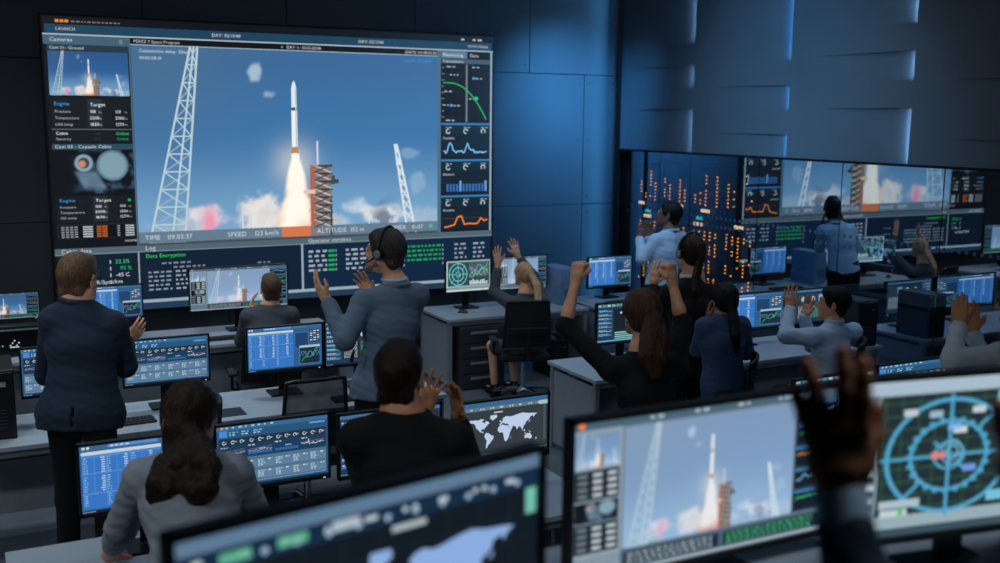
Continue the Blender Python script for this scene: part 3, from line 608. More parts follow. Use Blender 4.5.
# ================================================================== the room
WALL_Y, WALL_X, LEFT_X, BACK_Y = 11.4, 7.48, -3.6, -2.6
def floor_mat():
    m = mat('floor_vinyl', (98, 106, 116), .42, var=.18, scale=1.6, bump=.05, bscale=60); return m
M_WALL = mat('wall_panel_charcoal', (52, 57, 65), .55, var=.06, scale=3, bump=.03, bscale=90)
M_WALLR = mat('wall_panel_slate', (92, 100, 110), .6, var=.05, scale=3, bump=.03, bscale=90)
M_DARK = mat('dark_plaster', (46, 50, 56), .8, var=.1, scale=4)
M_BLACK = mat('black_plastic', (17, 18, 20), .45, var=.1, scale=40, bump=.04, bscale=300)
M_BLACKM = mat('black_metal', (22, 23, 26), .4, .6, var=.1)
M_GREYM = mat('grey_metal', (146, 154, 162), .42, .3, var=.06)
M_WHITE = mat('white_laminate', (168, 178, 190), .3, var=.03, scale=6)
M_DGREY = mat('dark_grey_laminate', (58, 62, 70), .5, var=.08)
M_CHROME = mat('chrome', (190, 194, 198), .15, 1., var=.02)

def S(o): o['kind'] = 'structure'; return o
S(MB().box(((LEFT_X + 11.6) / 2, (BACK_Y + 13.2) / 2, -.05), (11.6 - LEFT_X, 13.2 - BACK_Y, .1)).build('floor', floor_mat()))
ceil = S(MB().box(((LEFT_X + 11.6) / 2, (BACK_Y + 13.2) / 2, CEIL + .05), (11.6 - LEFT_X, 13.2 - BACK_Y, .1)).build('ceiling', M_DARK))
for x, y, p in LAMPS:   # the dimmed panels the light comes from: frame and diffuser flush with the ceiling
    t = thing('ceiling_light', 'dimmed rectangular ceiling light panel above the desks', 'ceiling light', (x, y, CEIL), 0, 'ceiling light panels')
    f = MB()
    for sx in (-1, 1): f.box((sx * .6, 0, -.02), (.03, .63, .04))
    for sy in (-1, 1): f.box((0, sy * .3, -.02), (1.2, .03, .04))
    f.build('frame', M_GREYM, t); MB().box((0, 0, -.015), (1.17, .57, .02)).build('diffuser', emit('lamp_diffuser', (150, 190, 220), .6), t)
S(MB().box((LEFT_X - .05, (BACK_Y + WALL_Y) / 2, CEIL / 2), (.1, WALL_Y - BACK_Y, CEIL)).build('wall_left', M_DARK))
S(MB().box(((LEFT_X + WALL_X) / 2, BACK_Y - .05, CEIL / 2), (WALL_X - LEFT_X, .1, CEIL)).build('wall_back', M_DARK))

# wall with the screen: backing and separate panels with open joints and bolt heads
wf = S(MB().box(((LEFT_X + WALL_X) / 2 + .2, WALL_Y + .09, CEIL / 2), (WALL_X - LEFT_X + .4, .1, CEIL)).build('wall_front', mat('joint_black', (14, 16, 18), .8)))
J = .008
def bolts(par, x0, x1, z0, z1, y):
    for x in (x0 + .07, x1 - .07):
        for z in (z0 + .10, (z0 + z1) / 2, z1 - .10):
            MB().tube([(x, y - .004, z), (x, y + .004, z)], .011, 8).build('bolt', M_BLACKM, par)
for z0, z1, off in ((0, 1.67, 6.98), (1.67, 3.29, 6.98), (3.29, CEIL, 6.195)):
    e = [off - 1.5 * k for k in range(8)]; e = sorted([v for v in e if v > LEFT_X] + [LEFT_X, WALL_X + (0 if off > 6.5 else 0)])
    for a, b in zip(e, e[1:]):
        if b - a < .05: continue
        p = MB().box(((a + b) / 2, WALL_Y + .02, (z0 + z1) / 2), (b - a - J, .04, z1 - z0 - J), .003).build('wall_panel', M_WALL, wf)
        if b > 5.0 and z1 > 1: bolts(p, a, b, z0, z1, WALL_Y)
S(MB().box((2.0, WALL_Y - .008, .06), (11.1, .016, .12)).build('baseboard_front', M_BLACK))

# side wall: upper cladding in columns; some boards lean back to a slot with a lit strip
GL_TOP = 2.375
wr = S(MB().box((WALL_X + .26, (3.5 + WALL_Y) / 2 - 2.0, (GL_TOP + CEIL) / 2), (.1, WALL_Y - 3.5 + 4.2, CEIL - GL_TOP)).build('wall_right', mat('joint_black', (14, 16, 18), .8)))
ledA = emit('led_strip_pale', (150, 205, 255), 58); ledB = emit('led_strip_blue', (70, 165, 255), 62)
for m_ in (ledA, ledB): m_.cycles.emission_sampling = 'AUTO'
cols = [11.4, 9.83, 8.25, 6.69, 5.12, 3.55]
rows_a = [GL_TOP, 2.868, 3.115, 3.37, 3.61, CEIL]; rows_b = [GL_TOP, 2.607, 2.855, 3.106, 3.353, CEIL]
for ci, (y1, y0) in enumerate(zip(cols, cols[1:])):
    rows = rows_b if ci % 2 == 1 else rows_a
    for ri, (z0, z1) in enumerate(zip(rows, rows[1:])):
        g = 0.
        if ri % 2 == 1:
            MB().box((WALL_X + .004, (y0 + y1) / 2, (z0 + z1) / 2), (.008, y1 - y0 - .002, z1 - z0 - 2 * g)).build('wall_board', M_WALLR, wr)
        else:
            dp = .036
            pts = [(WALL_X, y1), (WALL_X, y1 - .25 * (y1 - y0)), (WALL_X + dp, y0 + .001), (WALL_X + dp + .008, y0 + .001), (WALL_X + .008, y1)]
            MB().prism(pts, z0 + g, z1 - g).build('wall_board', M_WALLR, wr)
            MB().box((WALL_X + .021, y0 - .010, (z0 + z1) / 2), (.020, .010, z1 - z0 - .01)).build('led_strip', ledB if ci == 1 else ledA, wr)
S(MB().box((WALL_X + .13, (3.3 + WALL_Y) / 2, GL_TOP - .012), (.26, WALL_Y - 3.3, .024)).build('trim_1', M_BLACKM))

S(MB().box((7.36, 11.18, 2.35), (.05, .02, 4.6)).build('trim_2', M_BLACKM))   # profile that carries the blue wall grazer
for loc, tgt, p in FILLS:  # housings for the added fill lights
    t = thing('fill_light', 'dark fill light added above the rear tier', 'spotlight', (loc[0], loc[1], CEIL), 0, 'added fill lights')
    MB().tube([(0, 0, 0), (0, 0, -.12)], .03, 10).build('stem', M_BLACKM, t)
    MB().box((0, 0, -.16), (.56, .56, .08), .02).build('housing', M_BLACKM, t)
# glazed lower half of the side wall: half-mirrored panes in front of the server room
GX = WALL_X + .10
def glass_mat():
    m = bpy.data.materials.new('half_mirror_glass'); m.use_nodes = True; nt = m.node_tree; n = nt.nodes; L = nt.links
    n.remove(n['Principled BSDF']); out = n['Material Output']
    g = n.new('ShaderNodeBsdfGlossy'); g.inputs['Roughness'].default_value = .012; g.inputs['Color'].default_value = (.80, .92, 1.0, 1)
    t = n.new('ShaderNodeBsdfTransparent'); t.inputs['Color'].default_value = (.75, .82, .88, 1)
    mx = n.new('ShaderNodeMixShader'); no = n.new('ShaderNodeTexNoise'); no.inputs['Scale'].default_value = .8
    mr = n.new('ShaderNodeMapRange'); mr.inputs['To Min'].default_value = .44; mr.inputs['To Max'].default_value = .47
    L.new(no.outputs[0], mr.inputs[0]); L.new(mr.outputs[0], mx.inputs[0]); L.new(t.outputs[0], mx.inputs[1]); L.new(g.outputs[0], mx.inputs[2]); L.new(mx.outputs[0], out.inputs[0])
    return m
M_GLASS = glass_mat()
win = S(thing('window_1', None, None)); 
gy = [11.24, 9.95, 8.76, 7.56, 6.365, 5.17, 3.98]
for b, a in zip(gy, gy[1:]):
    MB().box((GX, (a + b) / 2, (GL_TOP - .02) / 2 + .03), (.002, b - a - .012, GL_TOP - .08)).build('glass_pane', M_GLASS, win)
MB().box((GX, 11.31, GL_TOP / 2), (.08, .14, GL_TOP - .024)).build('window_post', M_BLACKM, win)
MB().box((GX, 7.6, .03), (.06, 7.4, .06)).build('window_sill', M_BLACKM, win)
dm = mat('frosted_dot', (70, 92, 116), .7); dots = MB()
for zz, (s0, s1) in ((1.645, (0, 999)), (1.545, (0, 999))):
    y = 11.15
    k = 0
    while y > 4.1:
        if (k // 14 + (zz < 1.6)) % 2 == 0 or zz > 1.6:
            dots.tube([(GX - .003, y, zz), (GX - .0015, y, zz)], .019, 8)
        y -= .078; k += 1
d_ = dots.build('dot_decal', dm, win); d_['kind'] = 'stuff'
S(MB().box((WALL_X + .15, (BACK_Y + 3.7) / 2, CEIL / 2), (.1, 3.7 - BACK_Y, CEIL)).build('wall_side', M_DARK))
# server room behind the glass
S(MB().box((11.65, 7.6, CEIL / 2), (.1, 11.4, CEIL)).build('wall_server_room', M_DARK))
S(MB().box((9.65, 13.25, CEIL / 2), (4.2, .1, CEIL)).build('wall_server_room_end', M_DARK))
S(MB().box((7.48 + .05, 12.35, CEIL / 2), (.1, 1.7, CEIL)).build('wall_server_room_side', M_DARK))
S(MB().box((9.65, 1.95, CEIL / 2), (4.2, .1, CEIL)).build('wall_server_room_near', M_DARK))
rr = random.Random(21)
M_RACK = mat('rack_black', (16, 18, 21), .5, .3, var=.1)
E_OR = emit('rack_led_orange', (255, 152, 48), 4.2); E_TEAL = emit('rack_led_teal', (60, 190, 190), 2.4); E_PEACH = emit('rack_display_peach', (255, 196, 150), 3.2)
ry = 12.30
RACKL = ['server rack behind the glass, deepest in the corner beside the wall end', 'server rack behind the glass, second from the corner of the room', 'server rack behind the glass with two peach status bars, third from the corner', 'server rack behind the glass at the open end of the row of racks', 'server rack at the open end of the row behind the glass, beside the empty server room']
for k in range(4):
    y1 = ry - k * .66; y0 = y1 - .64; x = 8.4
    t = thing('server_rack', RACKL[k], 'server rack', (x, (y0 + y1) / 2, 0), 0, 'server racks behind the glass')
    hh = (y1 - y0) / 2
    MB().box((.42, 0, 1.08), (.8, y1 - y0, 2.16), .006).build('cabinet', M_RACK, t)
    fr = MB()
    for s in (-1, 1): fr.box((0, s * (hh - .02), 1.08), (.05, .04, 2.1))
    fr.box((0, 0, 2.12), (.05, y1 - y0, .06)); fr.box((0, 0, .05), (.05, y1 - y0, .08)); fr.build('door_frame', M_BLACKM, t)
    led = MB(); teal = MB()
    for c in range(5):
        yy = hh - .10 - c * .11; z = 2.08 - rr.choice((0, .04, .12, .2))
        while z > .3:
            if rr.random() < .45: z -= rr.uniform(.08, .3)
            if 1.38 < z < 1.68: z = 1.36 - rr.uniform(0, .1)
            for i in range(rr.randint(1, 6)):
                if z < .3 or 1.40 < z < 1.66: break
                if rr.random() < .9: (teal if rr.random() < .03 else led).box((-.03, yy, z), (.01, .019, .017))
                z -= .046
    for nm, b_, e_ in (('indicator_lights', led, E_OR), ('status_lights', teal, E_TEAL)):
        if b_.v: o = b_.build(nm, e_, t); o['kind'] = 'stuff'
    for zz, yy, e_ in (((1.60, .12, E_PEACH), (1.50, -.06, E_TEAL), (1.43, -.05, E_PEACH)), ((1.62, -.1, E_PEACH), (1.52, .15, E_TEAL)), ((1.60, 0., E_PEACH), (1.50, .12, E_TEAL), (1.42, .14, E_PEACH)), ((1.45, 0., E_PEACH),), ((1.60, .05, E_PEACH), (1.5, .1, E_TEAL)))[k]:
        MB().box((-.03, yy, zz), (.01, .17 if e_ is E_PEACH else .13, .042)).build('status_display', e_, t)

# raised rear tier on which the nearest desks stand
TIER = 1.0
S(MB().box((2.0, (BACK_Y + 2.35) / 2, TIER / 2), (11.1, 2.35 - BACK_Y, TIER)).build('floor_tier', mat('tier_carpet', (48, 52, 58), .9, var=.15, scale=60)))

# ------------------------------------------------------------------ the big wall screen
ws = thing('video_wall', 'huge wall-mounted video screen with rocket launch footage and data panels', 'screen', (3.197, WALL_Y, 2.21))
MB().box((0, -.045, 0), (4.955, .09, 3.01), .01).build('housing', M_BLACK, ws)
link('display', big_screen().mesh('display', 4.906, 2.963, .0006), display_mat('display_wall', 1.0), ws, (0, -.0915, 0))

# ================================================================== furniture and equipment
UI = {}
def ui_mesh(kind):
    if kind not in UI:
        fn = {'launch': ui_launch, 'launch_small': lambda: ui_launch(nx=40), 'launch_deep': lambda: ui_launch(nx=40, pale=.0), 'table': ui_table, 'dash': ui_dash, 'map': ui_map, 'radar': ui_radar, 'list': ui_list, 'mapside': ui_mapside,
              'map_big': lambda: ui_map(col=(138, 172, 222), bg=(18, 26, 36), big=True), 'radar_big': lambda: ui_radar(big=True), 'launch_big': lambda: ui_launch(nx=120, pale=.42)}[kind]
        UI[kind] = fn().mesh('display_' + kind, 1, 1, .00025)
    return UI[kind]
def monitor(label, ui, x0, x1, z0, z1, y, desk=.74, yaw=0., strength=1., neck=None, name='computer_monitor', group=None, base=True):
    """flat monitor on a stand; outer size from x0..x1, z0..z1 at y; the foot stands on the desk"""
    w, h = x1 - x0, z1 - z0; zc = (z0 + z1) / 2 - desk
    t = thing(name, label, 'monitor', ((x0 + x1) / 2, y, desk), math.radians(yaw), group)
    MB().box((0, .022, zc), (w, .03, h), .006).build('housing', M_BLACK, t)
    b = MB(); bw = .011
    for s in (-1, 1): b.box((s * (w - bw) / 2, .002, zc), (bw, .014, h))
    b.box((0, .002, zc + (h - bw) / 2), (w, .014, bw)); b.box((0, .002, zc - (h - .016) / 2), (w, .014, .016)); b.build('bezel', M_BLACK, t)
    MB().box((w * .44, -.006, zc - h / 2 + .008), (.012, .002, .003)).build('power_light', emit('led_white', (220, 230, 240), 1.), t)
    d = link('display', ui_mesh(ui), display_mat('display_%.2f' % strength, strength), t, (0, .0062, zc + .0025)); d.scale = (w - 2 * bw, 1, h - bw - .016)
    if base:
        MB().box((0, .05, zc - .02), (w * .34, .035, h * .46), .012).build('rear_cover', M_BLACK, t)
        MB().box((0, .075, (zc + .02) / 2), (.075, .022, zc - .02), .004).build('neck', M_BLACKM, t)
        MB().box((0, .055, .007), (.23, .19, .014), .005).build('base', M_BLACKM, t)
    return t

def desk(label, x0, x1, y0, y1, h=.74, z=0., legs=True, group=None, modesty=True, shelf=False):
    t = thing('desk', label, 'desk', ((x0 + x1) / 2, (y0 + y1) / 2, z), 0, group); w, d = x1 - x0, y1 - y0
    MB().box((0, 0, h - .015), (w, d, .03), .003).build('tabletop', M_WHITE, t)
    for s in (-1, 1):
        x = s * (w / 2 - .035)
        for q in (-1, 1): MB().box((x, q * (d / 2 - .045), (h - .03) / 2), (.04, .045, h - .03), .003).build('leg', M_GREYM, t)
        MB().box((x, 0, h / 2 - .01), (.018, d - .13, h - .12)).build('side_panel', mat('side_panel_grey', (146, 156, 168), .5, var=.05), t)
    f = MB()
    for q in (-1, 1): f.box((0, q * (d / 2 - .05), h - .055), (w - .1, .03, .05))
    f.build('frame_rail', M_GREYM, t)
    if modesty: MB().box((0, d / 2 - .22, h / 2 + .02), (w - .12, .016, h - .24)).build('modesty_panel', mat('modesty_grey', (170, 176, 184), .55, var=.05), t)
    if shelf: MB().box((0, .04, h - .13), (w - .12, d * .6, .02)).build('cable_tray', M_DGREY, t)
    return t
G_B, G_C, G_D = 'desks of the near row', 'desks of the middle row', 'desks of the row by the screen'
desk('long white-topped desk holding the table, dashboard and world map monitors', .05, 2.9, 4.4, 5.12, group=G_B)
desk('white-topped desk in front of the woman with raised fists, tops of two monitors on it', 4.55, 7.3, 4.45, 5.2, group=G_B)
desk('long white-topped desk between the suited man in glasses and the screen wall desks', -1.4, 3.05, 6.81, 7.55, group=G_C, shelf=True)
desk('white-topped desk beside the woman with raised fists, grey side panel', 4.25, 7.32, 6.68, 7.44, group=G_C, shelf=True)
desk('white-topped desk under the wide launch monitor by the screen wall', -.9, 3.08, 9.2, 10.05, group=G_D, shelf=True)
desk('white-topped desk with drawers beside the blonde woman', 4.22, 5.88, 9.4, 10.18, group=G_D, modesty=False)
desk('white-topped desk by the blue-lit wall panels', 5.95, 7.3, 9.3, 10.1, group=G_D)
# raised tier
desk('wide white-topped desk on the raised rear tier', -.4, 3.3, 1.45, 2.25, h=.64, z=TIER, modesty=False)

# monitors of the rows, far to near
monitor('ultrawide monitor with launch footage in front of the seated grey-jacketed person', 'launch_small', 1.76, 2.69, .94, 1.355, 9.75)
monitor('monitor with blue table and line chart beyond the navy-suited man', 'table', .80, 1.355, .925, 1.245, 9.75)
monitor('radar and line chart monitor on the desk with drawers', 'radar', 4.41, 4.945, .915, 1.27, 9.9, strength=1.05)
monitor('bright launch monitor behind the raised arms of the blonde woman', 'launch_small', 5.04, 5.635, .905, 1.275, 9.9, strength=1.35)
monitor('table and line chart monitor against the blue-lit wall panels', 'table', 6.13, 6.725, .86, 1.22, 9.85)
monitor('dashboard monitor mostly hidden by the navy-suited man, beside the black tower', 'dash', .23, .80, .905, 1.245, 7.3)
monitor('blue dashboard monitor at the right hand of the navy-suited man', 'dash', .86, 1.445, .905, 1.24, 7.3)
monitor('table and chart monitor beside the elbow of the grey-blue-suited man with headset', 'table', 1.70, 2.268, .912, 1.255, 7.3)
monitor('list monitor half hidden behind the grey-blue-suited man with headset', 'list', 2.285, 2.85, .895, 1.25, 7.32, yaw=-3)
monitor('list and map monitor beside the head of the woman with raised fists', 'mapside', 4.575, 5.15, .885, 1.24, 7.2)
monitor('table and chart monitor between two clapping operators in blue shirts', 'table', 5.72, 6.60, .875, 1.22, 7.2)
monitor('list monitor behind the raised hands of the seated man in pale shirt', 'list', 6.62, 7.26, .87, 1.21, 7.22)
monitor('blue table monitor beside the leaning woman with the long ponytail', 'table', .36, .96, .945, 1.29, 4.85, strength=.8)
monitor('blue dashboard monitor at the shoulder of the leaning woman with the long ponytail', 'dash', .97, 1.54, .955, 1.295, 4.87)
monitor('list monitor hidden behind the clapping man in the black suit', 'list', 1.58, 2.15, .93, 1.275, 4.87, strength=.8)
monitor('world map monitor beside the hands of the clapping man in the black suit', 'map', 2.22, 2.79, .905, 1.26, 4.85)
monitor('monitor with blue heading text behind the clapping hand of the person on the tier', 'mapside', 4.70, 5.42, .74, 1.09, 5.0, desk=.74 - .08, base=False)
monitor('monitor with pale top edge under the cuffs of the white shirt', 'dash', 5.44, 6.30, .75, 1.11, 5.0, desk=.74 - .08, base=False)
# foreground, on the tier
monitor('world map monitor on the rear tier desk', 'map_big', .209, .909, 1.78, 2.1675, 1.51, desk=TIER + .64, yaw=11.5)
monitor('launch footage monitor with orange dot on the rear tier desk', 'launch_big', 1.165, 1.985, 1.68, 2.085, 1.93, desk=TIER + .64, strength=1.05)
monitor('radar monitor on the rear tier desk beside the clapping hands', 'radar_big', 1.785, 2.485, 1.755, 2.165, 1.64, desk=TIER + .64, yaw=-10)
# small monitor and rack unit at the end of the screen-wall desk
monitor('small monitor with launch footage on top of the black rack unit', 'launch_deep', -.06, .49, 1.02, 1.26, 9.6, desk=1.0, strength=.8, base=False)
t = thing('rack_unit', 'black rack unit with small lit display under the small launch monitor', 'equipment', (.16, 9.62, .74))
MB().box((0, 0, .13), (.62, .40, .26), .006).build('case', M_BLACK, t); MB().box((0, -.203, .13), (.60, .008, .18), .003).build('front_panel', M_BLACKM, t)
MB().box((0, -.209, .23), (.62, .01, .012)).build('trim_strip', M_GREYM, t)
lcd = MB()
for i in range(5): lcd.box((.08 + i * .016, -.2085, .10 + .02 * (i % 3)), (.012, .003, .012))
lcd.box((.11, -.2085, .085), (.07, .003, .01)); lcd.build('lit_display', emit('lcd_pale', (190, 210, 220), .8), t)
for i, c in enumerate(((90, 230, 90), (90, 160, 255), (230, 140, 60))): MB().box((.02 - .028 * i, -.2085, .10), (.01, .003, .01)).build('indicator_light', emit('led_%d' % i, c, 1.), t)

def tower(label, x, y, z, w, d, h, m=None, badge=False):
    t = thing('computer_tower', label, 'computer', (x, y, z)); m = m or M_BLACK
    MB().box((0, 0, h / 2), (w, d, h), .006).build('case', m, t)
    MB().box((0, -d / 2 - .004, h / 2), (w * .92, .012, h * .94), .004).build('front_panel', m, t)
    g = MB()
    for i in range(6): g.box((0, -d / 2 - .011, h * (.18 + i * .05)), (w * .6, .004, .006))
    g.build('vent', M_DGREY, t)
    MB().box((w * .2, -d / 2 - .011, h * .8), (.05 if badge else .02, .004, .03 if badge else .008)).build('badge', mat('badge_grey', (150, 156, 162), .5), t)
    return t
tower('black computer tower with grey badge at the end of the middle desk', .06, 7.22, .74, .25, .46, .44, badge=True)
tower('tall black computer tower beside the seated man in pale shirt', 7.14, 6.89, .74, .24, .36, .42)
tower('blue-lit pale computer tower beside the bright launch monitor', 5.76, 9.86, .74, .19, .42, .40, mat('pale_case', (120, 150, 190), .45))
tower('black computer tower on the floor under the desk beside the blonde woman', 5.55, 9.65, 0, .2, .44, .42)

t = thing('drawer_unit', 'dark four-drawer pedestal under the desk beside the blonde woman', 'drawer unit', (4.60, 9.62, 0))
MB().box((0, .02, .325), (.50, .52, .65), .004).build('body', M_DGREY, t)
for i in range(4):
    d_ = MB().box((0, -.25, .09 + i * .157), (.47, .02, .143), .003).build('drawer', mat('drawer_front', (52, 56, 66), .45, var=.06), t)
    MB().box((0, -.268,   .12 + i * .157), (.30, .016, .026), .003).build('handle', M_GREYM, d_)

# keyboards, mice, mats
def keyboard(label, x, y, z, rz=0.):
    t = thing('keyboard', label, 'keyboard', (x, y, z), math.radians(rz))
    MB().box((0, 0, .008), (.44, .135, .016), .004).build('base', M_BLACK, t)
    k = MB()
    for j in range(5):
        for i in range(16): k.box((-.2 + i * .0266, -.048 + j * .024, .019), (.021, .019, .007))
    o = k.build('key', mat('key_cap', (34, 36, 40), .5), t); o['kind'] = 'stuff'
    return t
def mouse(label, x, y, z, rz=0.):
    t = thing('mouse', label, 'mouse', (x, y, z), rz)
    b = MB(); pr = [(-.5, .12), (-.42, .55), (-.1, .95), (.2, .9), (.45, .5), (.5, .1)]
    v = []; f = []; n = 12
    for i, (yy, hh) in enumerate(pr):
        for k in range(n):
            a = math.pi * k / (n - 1); v.append((math.cos(a) * .031 * (1 - .5 * abs(yy) ** 3), yy * .105, max(0, math.sin(a)) * .036 * hh))
    for i in range(len(pr) - 1):
        for k in range(n - 1): f.append((i * n + k, i * n + k + 1, (i + 1) * n + k + 1, (i + 1) * n + k))
    f.append(tuple(range(n))); f.append(tuple((len(pr) - 1) * n + k for k in range(n)))
    b.add(v, f); b.build('shell', M_BLACK, t, True); MB().box((0, .025, .034), (.006, .018, .006), .002).build('scroll_wheel', M_DGREY, t)
    return t
keyboard('black keyboard in front of the ultrawide launch monitor', 1.92, 9.42, .74)
keyboard('black keyboard under the dashboard monitor by the navy-suited man', .80, 7.03, .74, 3)
keyboard('dark keyboard in front of the table and chart monitor on the middle desk', 2.45, 6.98, .74)
keyboard('black keyboard in front of the monitor by the blue-lit panels', 6.42, 9.52, .74)
mouse('black mouse beside the keyboard of the ultrawide launch monitor', 1.50, 9.45, .74)
mouse('black mouse at the foot of the radar monitor', 4.52, 9.70, .74, 1.)
t = thing('mouse_pad', 'dark mouse pad on the middle desk beside the empty chair', 'mouse pad', (1.50, 7.0, .74)); MB().box((0, 0, .002), (.2, .2, .004), .0015).build('mat', M_BLACK, t)
t = thing('folder', 'dark folder lying open on the desk by the ultrawide monitor', 'folder', (2.42, 9.5, .76), .3)
MB().box((-.1, 0, .008), (.2, .26, .006), M=Matrix.Rotation(.12, 3, 'Y')).build('cover', M_BLACK, t); MB().box((.1, 0, .012), (.2, .26, .008), M=Matrix.Rotation(-.15, 3, 'Y')).build('pages', mat('paper', (150, 160, 172), .7), t)

# office chairs
def mesh_fabric():
    m = bpy.data.materials.new('chair_mesh'); m.use_nodes = True; nt = m.node_tree; b = nt.nodes['Principled BSDF']
    b.inputs['Base Color'].default_value = (.012, .013, .015, 1); b.inputs['Roughness'].default_value = .7
    tc = nt.nodes.new('ShaderNodeTexCoord'); no = nt.nodes.new('ShaderNodeTexNoise'); no.inputs['Scale'].default_value = 14; nt.links.new(tc.outputs['Object'], no.inputs[0])
    mr = nt.nodes.new('ShaderNodeMapRange'); mr.inputs['To Min'].default_value = .55; mr.inputs['To Max'].default_value = .75
    nt.links.new(no.outputs['Fac'], mr.inputs[0]); nt.links.new(mr.outputs[0], b.inputs['Alpha']); return m
M_MESH = mesh_fabric(); M_SEAT = mat('seat_fabric', (20, 21, 24), .85, var=.15, scale=120, bump=.1, bscale=400)
def office_chair(label, x, y, rz=0., solid=False):
    """sitter faces local +Y"""
    t = thing('office_chair', label, 'chair', (x, y, 0), math.radians(rz), 'office chairs')
    MB().box((0, .02, .46), (.48, .47, .075), .03).build('seat', M_SEAT, t, True)
    # curved back: frame tube and panel
    def bk(u, v):   # u -1..1, v 0..1
        return (u * (.23 - .03 * v), -.235 - .05 * v + .035 * (u * u), .56 + .46 * v)
    loop = [bk(-1, v / 6) for v in range(7)] + [bk(u / 4, 1.02) for u in range(-3, 4)] + [bk(1, v / 6) for v in range(6, -1, -1)] + [bk(u / 4, 0) for u in range(3, -4, -1)] + [bk(-1, 0)]
    MB().tube(loop, .014, 8, False).build('back_frame', M_BLACK, t, True)
    v = [bk(u / 5, k / 6) for k in range(7) for u in range(-5, 6)]; f = [(k * 11 + i, k * 11 + i + 1, k * 11 + i + 12, k * 11 + i + 11) for k in range(6) for i in range(10)]
    v2 = [(a, b - .008, c) for a, b, c in v]
    m_ = MB().add(v, f).add(v2, [q[::-1] for q in f]); m_.build('backrest', M_SEAT if solid else M_MESH, t, True)
    MB().box((0, -.265, .74), (.40, .03, .07), .012).build('lumbar_support', M_BLACK, t)
    MB().tube([(0, -.12, .42), (0, -.27, .46), (0, -.29, .6), (0, -.285, .74)], .02, 8).build('back_bar', M_BLACK, t, True)
    for s in (-1, 1):
        a = MB().tube([(s * .2, .05, .43), (s * .285, .04, .46), (s * .29, .0, .59)], .014, 8).build('arm', M_BLACKM, t, True)
        MB().box((s * .29, .03, .605), (.07, .25, .03), .012).build('arm_pad', M_BLACK, a)
    MB().tube([(0, 0, .10), (0, 0, .28), (0, 0, .281), (0, 0, .42)], [.026, .026, .016, .016], 12).build('gas_column', M_CHROME, t, True)
    for k in range(5):
        a = 2 * math.pi * k / 5 + .3; c, s = math.cos(a), math.sin(a)
        l = MB().tube([(0, 0, .115), (.15 * c, .15 * s, .10), (.30 * c, .30 * s, .075)], [.026, .02, .014], 8).build('star_leg', M_CHROME, t, True)
        MB().tube([(.30 * c - .018 * s, .30 * s + .018 * c, .03), (.30 * c + .018 * s, .30 * s - .018 * c, .03)], .03, 12).build('caster', M_BLACK, l, True)
    return t
office_chair('empty mesh-back office chair pushed to the desk in front of the grey-blue-suited man', 1.98, 6.80, 0)
office_chair('empty office chair turned sideways behind the head of the leaning woman', 1.02, 6.42, 96)
# desk, monitor and chair in the room behind the glass
t = desk('dark-lit desk inside the server room behind the glass', 9.35, 10.1, 7.9, 9.5, modesty=False)
t = monitor('world map monitor in the server room behind the glass', 'map_big', -.31, .31, 1.02, 1.40, 0, desk=.74, strength=1.6); t.location = (9.58, 8.95, .74); t.rotation_euler = (0, 0, math.radians(-90))
office_chair('empty black office chair in the server room behind the glass', 8.85, 9.25, -75)

